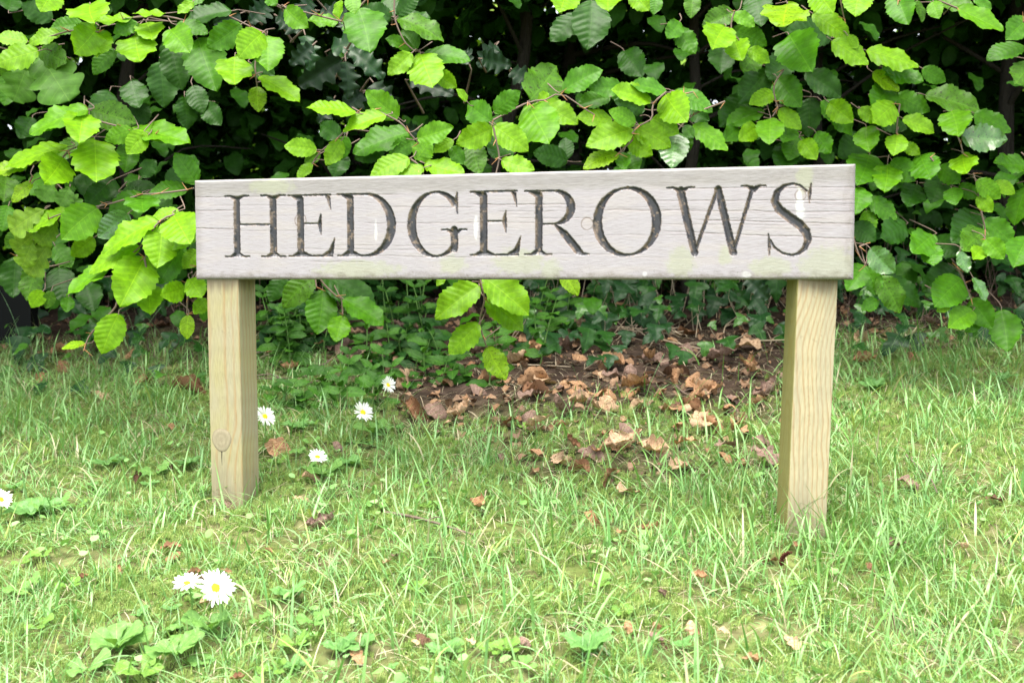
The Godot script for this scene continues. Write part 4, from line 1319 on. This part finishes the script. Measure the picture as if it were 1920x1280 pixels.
func build_litter() -> void:
	rng.seed = 35
	var shapes := dry_shapes()
	var hues := ["tan", "russet", "pale buff", "greyish mauve", "dark brown"]
	var grp := "dry leaves lying about the sign"
	# u, v, length in view, tone, shape, turn, tilt
	var known := [
		[1285, 712, 100, 0, 0, 1.2, 0.5, "large bright tan leaf lying on the bank left of the right post"],
		[1330, 730, 70, 2, 1, 2.0, 0.3, "striped tan leaf touching the large bright tan one on the bank"],
		[1375, 798, 62, 0, 4, 1.6, 0.3, "curled tan leaf in the grass nearest the right post"],
		[505, 832, 58, 0, 0, 0.4, 0.9, "upright tan leaf under the daisy beside the left post"],
		[405, 945, 56, 3, 2, 1.3, 0.3, "pale pinkish leaf leaning on the foot of the left post"],
		[890, 942, 52, 0, 1, 0.2, 0.7, "lone tan leaf standing in the turf below the middle of the board"],
		[1105, 975, 46, 0, 4, 0.1, 1.1, "narrow tan leaf standing upright in the grass right of the middle"],
		[1130, 828, 90, 2, 7, 1.2, 0.4, "pale crumpled leaf in the middle of the litter patch"],
		[1195, 832, 70, 2, 1, 0.5, 0.7, "pale leaf with a raised point at the right end of the litter patch"],
		[1165, 800, 50, 3, 2, 0.3, 0.6, "small grey leaf above the pale crumpled one"],
		[1085, 850, 56, 3, 5, 0.5, 0.8, "dull mauve brown leaf left of the pale crumpled one"],
		[1160, 925, 56, 2, 0, 1.4, 0.3, "tan leaf half hidden by grass below the litter patch"],
		[1195, 998, 44, 0, 7, 0.9, 0.4, "crumpled orange tan leaf in the grass left of the right post foot"],
		[1260, 880, 60, 2, 5, 1.5, 0.3, "light tan leaf lying right of the litter patch"],
		[1345, 855, 56, 0, 2, 1.1, 0.4, "orange tan leaf under long grass left of the right post"],
		[1410, 832, 36, 3, 0, 0.7, 0.6, "greyish violet leaf beside the right post"],
		[1000, 710, 62, 2, 3, 1.4, 0.35, "flat beige leaf with a notched edge under the hanging beech twig"],
		[980, 735, 60, 1, 4, 1.2, 0.4, "reddish brown curled leaf below the flat beige notched one"],
		[830, 715, 56, 0, 6, 1.4, 0.4, "orange brown rolled leaf below the weed clump"],
		[880, 725, 50, 3, 2, 0.8, 0.5, "grey brown leaf right of the orange rolled one"],
		[762, 758, 66, 1, 4, 0.3, 0.9, "rusty brown leaf standing right of the smallest daisy"],
		[800, 765, 50, 3, 0, 0.4, 0.8, "pinkish grey leaf between two rusty ones below the weed clump"],
		[840, 772, 66, 2, 7, 1.5, 0.3, "crumpled leaf with pale ridges below the weed clump"],
		[525, 688, 42, 0, 7, 0.8, 0.6, "ragged ochre leaf in the shade right of the left post"],
		[500, 655, 60, 1, 5, 1.2, 0.3, "dark orange leaf in the shade against the left post"],
		[625, 838, 36, 3, 6, 0.6, 0.5, "dark grey leaf left of the daisy with the widest head in the weeds"],
		[568, 985, 66, 3, 7, 1.1, 0.3, "mauve brown torn leaf on the turf right of the left post"],
		[300, 1038, 36, 1, 5, 1.2, 0.3, "chestnut brown leaf flake on the turf above the two front daisies"],
		[250, 715, 70, 1, 0, 1.4, 0.2, "brown leaf in the long grass left of the left post"],
		[170, 735, 60, 2, 2, 1.3, 0.3, "pale brown leaf at the edge of the long grass on the far left"],
		[320, 725, 66, 1, 4, 0.9, 0.3, "narrow reddish leaf tilted in grass close left of the left post"],
		[115, 680, 46, 1, 2, 0.2, 0.6, "dull brown leaf behind grass at the far left hedge foot"],
		[1605, 640, 52, 2, 4, 1.5, 0.3, "pale ribbed rolled leaf in the shade right of the right post"],
		[1600, 675, 50, 0, 1, 1.1, 0.4, "orange brown leaf below the pale ribbed one"],
		[1680, 908, 44, 3, 0, 0.7, 0.4, "round mauve brown leaf on the turf right of the right post"],
		[1700, 665, 48, 1, 2, 0.3, 0.7, "brown leaf among shaded grass at the right hedge foot"],
		[1470, 1212, 34, 2, 3, 0.3, 0.5, "small pale lobed leaf on the moss at the bottom right"],
		[1345, 1200, 26, 2, 0, 0.8, 0.4, "pale buff flake on the moss left of the small lobed leaf"],
		[1295, 1092, 34, 0, 1, 0.6, 0.6, "small orange flake in the turf below and left of the right post"],
		[1665, 1032, 42, 3, 5, 1.2, 0.4, "beige curled leaf on the moss right of the right post foot"],
		[430, 1290, 30, 1, 1, 1.0, 0.3, "small brown leaf at the lower edge near the broad weeds"],
		[780, 1205, 44, 4, 2, 0.7, 0.4, "dark brown leaf sunk in the turf at the bottom middle"],
	]
	for k in known:
		var g := ground_at(k[0], k[1] + k[2] * 0.25)
		if k[1] > 740: keep_clear(g, k[2] / F * -g.z * 0.42)
		lay_leaf(shapes[k[4]], k[3], g + Vector3(0, 0.012 + 0.008 * k[6], 0), k[2] / F * -g.z * 1.15, k[5] * 1.7, k[6] * 0.8, k[7], grp)
	for i in 150:
		var d := rnd(1.75, 2.6)
		var x := rnd(-0.62, 0.62) * d * 0.9
		if i % 3 == 0: x = rnd(-0.12, 0.38)
		var z := -d
		if rng.randf() > 0.25 + bare(x, z): continue
		var tone: int = [0, 0, 1, 2, 3, 3, 4][rng.randi() % 7]
		lay_leaf(shapes[rng.randi() % 8], tone, Vector3(x, ground_y(x, z) + rnd(0.004, 0.016), z), rnd(0.036, 0.078), rnd(0, TAU), rnd(-0.35, 0.5), "small %s dry leaf in the brown litter between the lawn and the hedge" % hues[tone], "dry leaves in the litter under the hedge")
	for i in 46:
		var g := ground_at(rnd(960, 1440), rnd(770, 905) if i % 3 > 0 else rnd(700, 790))
		var s := rnd(0.026, 0.056)
		keep_clear(g, s * 0.35)
		var tone: int = [0, 2, 2, 3, 0, 1][rng.randi() % 6]
		lay_leaf(shapes[rng.randi() % 8], tone, g + Vector3(0, rnd(0.010, 0.02), 0), s, rnd(0, TAU), rnd(-0.4, 0.9), "small %s leaf caught in the thin grass of the litter patch between the posts" % hues[tone], "dry leaves in the patch between the posts")
	for i in 40:
		var g := ground_at(rnd(60, 1860), rnd(860, 1260))
		var s := rnd(0.012, 0.03)
		keep_clear(g, s * 0.4)
		var tone: int = [0, 2, 3, 1, 4][rng.randi() % 5]
		lay_leaf(shapes[rng.randi() % 8], tone, g + Vector3(0, rnd(0.008, 0.016), 0), s, rnd(0, TAU), rnd(-0.4, 0.8), ("small %s leaf fragment lying in the open turf " + ("left of the right post" if g.x < 0.36 else "right of the right post")) % hues[tone], "leaf fragments on the turf")
	# broken bits of leaf that nobody could count
	var bits := []
	var tones := []
	for i in 4200:
		var d := rnd(1.55, 3.1)
		var x := rnd(-0.6, 0.6) * d
		var z := -d
		if rng.randf() > bare(x, z) - 0.05: continue
		var s := rnd(0.005, 0.03)
		var bs := aim(Vector3(rnd(-1, 1), rnd(-0.4, 0.4), rnd(-1, 1)), Vector3(rnd(-0.5, 0.5), 1, rnd(-0.4, 0.6)))
		bits.append(Transform3D(bs.scaled_local(Vector3(s, s, s)), Vector3(x, ground_y(x, z) + rnd(0.0, 0.01), z)))
		tones.append(Color(0.32, 0.20, 0.12).lerp(Color(0.11, 0.075, 0.055), rng.randf()).lerp(Color(0.42, 0.33, 0.26), rnd(0, 0.5)))
	var lm := leaf_mesh({"kind": "beech", "n": 8, "m": 2, "fold": 0.2, "curl": 1.2, "cup": 2.0, "crumple": 0.1, "wave": 0.05})
	var litter := mass("leaf_litter", lm, M.litter, bits, tones, self)
	tag(litter, "broken brown leaf litter on the soil under the hedge", "leaf litter", "", "stuff")
	# twigs
	var tw := [
		["dark lichened twig lying in the turf below the middle of the board", [[725, 975], [770, 985], [815, 995], [890, 1012]], 0.0022, M.twig],
		["thin forked brown twig on the turf right of the right post", [[1700, 868], [1725, 890], [1745, 915], [1758, 940]], 0.0016, M.twig],
		["pale curved dry stalk on the bank under the right half of the board", [[1225, 640], [1270, 655], [1320, 665], [1370, 672]], 0.0017, M.straw_twig],
		["pale hooked dry stem standing in the ivy left of the right post", [[1393, 600], [1362, 620], [1360, 645], [1385, 655]], 0.0016, M.straw_twig],
		["straight pale stalk crossing the bank below the hanging beech twig", [[955, 690], [1010, 692], [1070, 694]], 0.0014, M.straw_twig],
		["thin grey stalk in the shade between the left post and the weeds", [[485, 678], [520, 668], [560, 655]], 0.0014, M.straw_twig],
		["brown twig on the bare soil under the large tan leaf", [[1268, 730], [1285, 745], [1310, 750]], 0.0022, M.twig],
		["dry crossed stalk on the bank right of the middle", [[1250, 632], [1290, 672], [1240, 690]], 0.0012, M.straw_twig],
	]
	for t in tw:
		var path := []
		for q in t[1]: path.append(ground_at(q[0], q[1]) + Vector3(0, rnd(0.006, 0.014), 0))
		var st := begin()
		var base: Vector3 = path[0]
		for k in path.size(): path[k] -= base
		path = bend(path, 16)
		tube(st, path, t[2], t[2] * 0.6, 6)
		var q: Vector3 = path[8]
		tube(st, [q, q + Vector3(0.012, 0.006, 0.006), q + Vector3(0.028, 0.007, 0.018)], t[2] * 0.6, 0.0005, 5)
		var o := piece("twig", finish(st), t[3], self, Transform3D(Basis(), base))
		tag(o, t[0], "twig", "twigs and dry stalks on the ground")
	# a broad bent stalk, pale straw above and green below
	var rs := begin()
	var b0 := ground_at(868, 1290)
	var dd := -b0.z
	var line0 := bend([Vector3.ZERO, at(874, 1240, dd - 0.01) - b0, at(905, 1205, dd - 0.015) - b0, at(950, 1166, dd - 0.02) - b0], 14)
	for k in 15:
		var c := Color(0.30, 0.45, 0.12).lerp(Color(0.60, 0.55, 0.34), smoothstep(0.3, 1.0, k / 14.0))
		for j in [-1, 0, 1]:
			rs.set_color(c)
			rs.add_vertex(line0[k] + Vector3(0.0024 * j * (1.0 - 0.3 * k / 14.0), 0.0008 * j, 0.0007 if j == 0 else 0.0))
	for k in 14:
		for j in 2:
			var q0 := k * 3 + j
			for v in [q0, q0 + 3, q0 + 1, q0 + 1, q0 + 3, q0 + 4]: rs.add_index(v)
	rs.generate_normals()
	var stalk := piece("grass_stalk", rs.commit(), M.grass, self, Transform3D(Basis(), b0))
	tag(stalk, "broad bent stalk, green below and straw pale above, at the bottom middle", "grass stalk")
	# a dark red brown catkin
	var cs := begin()
	var a := ground_at(1465, 1078) + Vector3(0, 0.012, 0)
	keep_clear(a, 0.016)
	var b := at(1482, 1035, -a.z)
	var line := bend([Vector3.ZERO, (b - a) * 0.5 + Vector3(-0.003, 0.002, 0), b - a], 26)
	for k in 26:
		var p: Vector3 = line[k]
		for z in 7:
			var way := Vector3(cos(z * 0.9 + k * 0.5), 0.4 * sin(k * 2.0), sin(z * 0.9 + k * 0.5)).normalized()
			tube(cs, [p, p + way * 0.0022, p + way * 0.0032 + Vector3(0, 0.0008, 0)], 0.0008, 0.0004, 4)
	var catkin := piece("catkin", finish(cs), material(lin(0.10, 0.03, 0.02), 0.7, 0.3), self, Transform3D(Basis(), a))
	tag(catkin, "dark red brown catkin lying in the grass below the right post", "catkin")


func build_flowers() -> void:
	rng.seed = 45
	var petals := []
	for i in 3:
		var st := begin()
		for k in 7:
			var t := k / 6.0
			var hw := [0.05, 0.085, 0.105, 0.12, 0.125, 0.105, 0.03][k] as float
			for j in [-1, 0, 1]:
				st.add_vertex(Vector3(hw * j, 0.05 * sin(t * (2.0 + i * 0.6)) + (-0.02 if j == 0 else 0.0), t - (0.04 if k == 6 and j != 0 else 0.0)))
		for k in 6:
			for j in 2:
				var a := k * 3 + j
				for v in [a, a + 3, a + 1, a + 1, a + 3, a + 4]: st.add_index(v)
		st.generate_normals()
		petals.append(st.commit())
	var dome := begin()
	for i in 9:
		for j in 25:
			var r := i / 8.0
			var w := TAU * j / 24.0
			dome.add_vertex(Vector3(r * cos(w), 0.42 * sqrt(maxf(1.0 - r * r, 0.0)) + 0.10 * sin(j * 5.2 + i * 2.1) * r * (1 - r), r * sin(w)))
	for i in 8:
		for j in 24:
			var a := i * 25 + j
			for v in [a, a + 1, a + 25, a + 1, a + 26, a + 25]: dome.add_index(v)
	dome.generate_normals()
	var dm := dome.commit()
	var spoon := leaf_mesh({"kind": "spoon", "n": 20, "m": 3, "fold": 0.08, "curl": 0.5, "wave": 0.02, "veins": 4.0})
	# head u, v, breadth; foot u, v; facing
	var list := [
		[403, 1103, 76, 418, 1190, Vector3(0.1, 0.35, 1), "largest open daisy, the right one of the front pair"],
		[350, 1094, 56, 356, 1185, Vector3(-0.45, 0.55, 0.9), "daisy turned aside, the left one of the front pair"],
		[595, 857, 39, 600, 905, Vector3(0.05, 0.7, 0.8), "daisy low in the turf right of the left post"],
		[680, 773, 43, 672, 832, Vector3(0.0, 0.35, 1), "round daisy facing the viewer in front of the weed clump"],
		[496, 781, 43, 490, 850, Vector3(0.0, 0.25, 1), "daisy beside the left post above an upright tan leaf"],
		[727, 722, 34, 716, 800, Vector3(0.45, 0.35, 0.85), "smallest daisy, on a tall stalk against the dark weeds"],
		[0, 937, 46, -8, 990, Vector3(0.2, 0.6, 0.8), "daisy cut by the left edge of the view"],
	]
	for f in list:
		var foot := ground_at(f[3], f[4])
		var d := -foot.z
		var head := at(f[0], f[1], d - 0.012)
		var o := thing("daisy", f[6], "daisy", foot, "daisies in the lawn")
		var top := head - foot
		var up: Vector3 = (f[5] as Vector3).normalized()
		var st := begin()
		tube(st, bend([Vector3(0, -0.004, 0), top * 0.5 + Vector3(0.003, 0.003, -0.003), top - up * 0.002], 10), 0.0009, 0.0007, 6)
		piece("stem", finish(st), M.stalk, o)
		var r: float = f[2] / F * d * 0.5
		var bs := aim(Vector3(0.3, 0.1, -0.4), up)
		piece("disc", dm, M.disc, o, Transform3D(bs.scaled_local(Vector3(r * 0.30, r * 0.30, r * 0.30)), top))
		var n := 36
		for k in n:
			if rng.randf() < 0.06: continue
			var a := TAU * k / n + rnd(-0.07, 0.07)
			var lift := rnd(-0.02, 0.30) + (0.12 if k % 2 == 0 else 0.0)
			var pb := bs * Basis(Vector3.UP, a) * Basis(Vector3.RIGHT, -lift)
			var l := r * rnd(0.68, 0.87)
			piece("petal", petals[k % 3], M.petal, o, Transform3D(pb.scaled_local(Vector3(l * 0.85, l, l)), top + pb.z * r * 0.2))
		for k in 4:
			var a := k * 1.6 + rnd(-0.4, 0.4)
			var s := rnd(0.022, 0.034)
			var lb := aim(Vector3(cos(a), rnd(0.1, 0.4), sin(a)), Vector3.UP)
			piece("leaf", spoon, M.weed[k % 2], o, Transform3D(lb.scaled_local(Vector3(s, s, s)), Vector3(0, 0.002, 0)))
	# broad leaved rosettes in the lawn: u, v, leaf length in view, leaves, material, how upright
	var ro := [
		[220, 1228, 90, 9, 0, 0.8, "pale spoon leaved rosette with one tall leaf at the bottom left"],
		[330, 1240, 80, 8, 0, 0.6, "pale rosette with wavy leaves directly below the front daisies"],
		[265, 1275, 76, 7, 2, 0.5, "yellow green rosette at the bottom edge left of the front daisies"],
		[395, 1195, 70, 6, 0, 0.8, "rosette at the foot of the front daisies"],
		[165, 1268, 60, 6, 0, 0.4, "low pale rosette at the bottom edge, the one farthest left"],
		[60, 975, 76, 8, 1, 0.4, "bluish green rosette beside the daisy at the left edge"],
		[100, 965, 60, 6, 0, 0.4, "soft pale rosette right of the bluish one at the left edge"],
		[610, 900, 52, 8, 0, 0.4, "round leaved rosette under the low daisy"],
		[660, 880, 46, 7, 1, 0.4, "rosette right of the low daisy"],
		[1105, 1232, 76, 5, 1, 0.9, "blue green dock seedling with two upright leaves at the bottom middle"],
		[1122, 1112, 40, 4, 2, 0.8, "small bright round leaved seedling in the turf right of the middle"],
		[640, 1230, 60, 6, 1, 0.5, "plantain rosette at the bottom left of the middle"],
		[545, 1130, 60, 6, 1, 0.5, "green plantain rosette right of the front daisies"],
		[590, 1180, 50, 6, 0, 0.5, "pale plantain rosette below the green one"],
		[680, 1225, 54, 4, 1, 0.7, "blotched blue green seedling at the bottom left of the middle"],
		[980, 1262, 46, 4, 0, 0.7, "pale upright seedling at the bottom edge near the middle"],
		[290, 900, 44, 6, 0, 0.5, "round leaved rosette in the turf left of the left post"],
		[350, 880, 40, 6, 1, 0.4, "rosette close left of the left post"],
		[200, 880, 44, 6, 1, 0.4, "flat green rosette far left of the left post"],
		[560, 810, 42, 7, 1, 0.4, "green rosette between the left post and the round daisy"],
		[700, 820, 46, 7, 0, 0.5, "bright rosette under the round daisy"],
		[1640, 735, 46, 7, 1, 0.5, "round leaved seedling at the hedge foot right of the right post"],
		[1880, 720, 40, 5, 1, 0.7, "pale seedling at the right edge below the hedge"],
		[985, 815, 36, 3, 2, 0.8, "two round seed leaves in the litter below the middle"],
		[830, 1235, 50, 5, 1, 0.4, "flat dark rosette at the bottom left of the dock seedling"],
		[40, 1120, 56, 5, 0, 0.4, "pale low rosette at the left edge below the cut daisy"],
	]
	var kinds := [spoon, leaf_mesh({"kind": "herb", "n": 20, "m": 3, "fold": 0.15, "curl": 0.6, "wave": 0.04, "veins": 6.0, "pleat": 0.01}), leaf_mesh({"kind": "spoon", "n": 20, "m": 3, "fold": 0.05, "curl": 0.9, "wave": 0.05, "veins": 4.0, "seed": 0.4})]
	for f in ro: rosette(f, kinds, "broad leaved weeds in the lawn")
	for i in 46:
		var v := 840.0 + 430.0 * pow(rng.randf(), 0.7)
		var u := rnd(0, 900) if i % 4 > 0 else rnd(900, 1900)
		if i % 5 == 0:
			u = rnd(500, 760)
			v = rnd(790, 900)
		var tone := rng.randi() % 3
		var big := rnd(26, 46) * (0.55 + 0.5 * (v - 840.0) / 430.0)
		rosette([u, v, big, 4 + rng.randi() % 4, tone, rnd(0.2, 0.6), "small %s broad leaved weed in the turf " % ["pale green", "bluish green", "yellow green"][tone] + ("left of the left post" if u < 400 else "between the posts" if u < 1480 else "right of the right post")], kinds, "small weeds scattered in the lawn")


func rosette(f: Array, kinds: Array, group: String) -> void:
	var foot := ground_at(f[0], f[1])
	var o := thing("lawn_weed", f[6], "weed", foot, group)
	var s0: float = f[2] * 0.85 / F * -foot.z
	keep_clear(foot, s0 * 0.55)
	for k in f[3]:
		var a: float = k * 2.4 + rnd(-0.3, 0.3)
		var s: float = s0 * rnd(0.65, 1.1)
		var lb := aim(Vector3(cos(a), rnd(0.45, 1.3) * f[5] + (0.9 if k == 0 else 0.2), sin(a)), Vector3(0, 1, 0.4))
		piece("leaf", kinds[0 if k % 2 == 0 else 2] if f[4] != 1 else kinds[1], M.weed[f[4]], o, Transform3D(lb.scaled_local(Vector3(s, s, s)), Vector3(0, 0.006, 0)))


func build_beyond() -> void:
	rng.seed = 55
	# an unidentified dark thing at the far left, built as a plain board
	var bx := begin()
	bx.set_smooth_group(-1)
	var p := at(-90, 640, 2.5)
	var q := at(58, 640, 2.5)
	var h := 0.17
	var w := q.x - p.x
	for s in 2:
		var pts := [Vector3(0, -0.1, 0), Vector3(w, -0.1, 0.0), Vector3(w, h - 0.004, 0), Vector3(w - 0.004, h, 0), Vector3(0, h, 0)]
		for k in 3:
			for v in [0, k + 2, k + 1] if s == 0 else [0, k + 1, k + 2]: bx.add_vertex(pts[v] + Vector3(0, 0, -0.04 * s))
	var rim := [Vector3(0, -0.1, 0), Vector3(w, -0.1, 0), Vector3(w, h - 0.004, 0), Vector3(w - 0.004, h, 0), Vector3(0, h, 0)]
	for k in 5:
		var a: Vector3 = rim[k]
		var b: Vector3 = rim[(k + 1) % 5]
		var dz := Vector3(0, 0, -0.04)
		for v in [a, b, a + dz, b, b + dz, a + dz]: bx.add_vertex(v)
	var bm := finish(bx)
	var o := piece("unidentified_board", bm, M.dark_board, self, Transform3D(Basis(), Vector3(p.x, ground_y(p.x, p.z), p.z)))
	tag(o, "unidentified dark thing built as a board behind the grass at the far left", "board")
	# bright bushes in the open beyond the hedge
	var lm := leaf_mesh({"kind": "beech", "n": 8, "m": 1, "fold": 0.1, "curl": 0.4})
	var spots := [[-3.2, -7.0, 2.0, "bright bush beyond the hedge, glimpsed at the far left"], [-1.4, -6.6, 1.9, "bright bush beyond the hedge, glimpsed past the holly"], [0.2, -7.2, 2.1, "bright bush beyond the hedge, glimpsed above the middle of the board"], [1.7, -6.7, 1.9, "bright bush beyond the hedge, glimpsed right of the board"], [3.3, -7.0, 2.1, "bright bush beyond the hedge, glimpsed at the far right"]]
	for s in spots:
		var b := thing("garden_bush", s[3], "bush", Vector3(s[0], ground_y(s[0], s[1]), s[1]), "bushes beyond the hedge")
		var places := []
		var tints := []
		for i in 5000:
			var dir := Vector3(rng.randfn(), rng.randfn(), rng.randfn()).normalized()
			var r: float = s[2] * (0.78 + 0.22 * rng.randf()) * (1.0 + 0.18 * n1.get_noise_3d(dir.x * 2.0 + s[0], dir.y * 2.0, dir.z * 2.0))
			var pp := Vector3(dir.x * r * 0.95, r * 0.9 + dir.y * r, dir.z * r * 0.8)
			if pp.y < 0.02: continue
			var bs := aim(Vector3(rnd(-1, 1), rnd(-1, 0.2), rnd(-1, 1)), dir + Vector3.UP)
			var k := rnd(0.06, 0.13)
			places.append(Transform3D(bs.scaled_local(Vector3(k, k, k)), pp))
			tints.append(Color(0.20, 0.38, 0.03).lerp(Color(0.30, 0.42, 0.05), rng.randf()))
		mass("foliage", lm, M.foliage, places, tints, b)
		var st := begin()
		for k in 5:
			var e := Vector3(rnd(-0.6, 0.6), s[2] * 1.3, rnd(-0.5, 0.5))
			tube(st, bend([Vector3(rnd(-0.1, 0.1), -0.05, rnd(-0.1, 0.1)), e * 0.5 + Vector3(0, 0.1, 0), e], 8), 0.02, 0.005, 6)
		piece("stem", finish(st), M.bark, b)
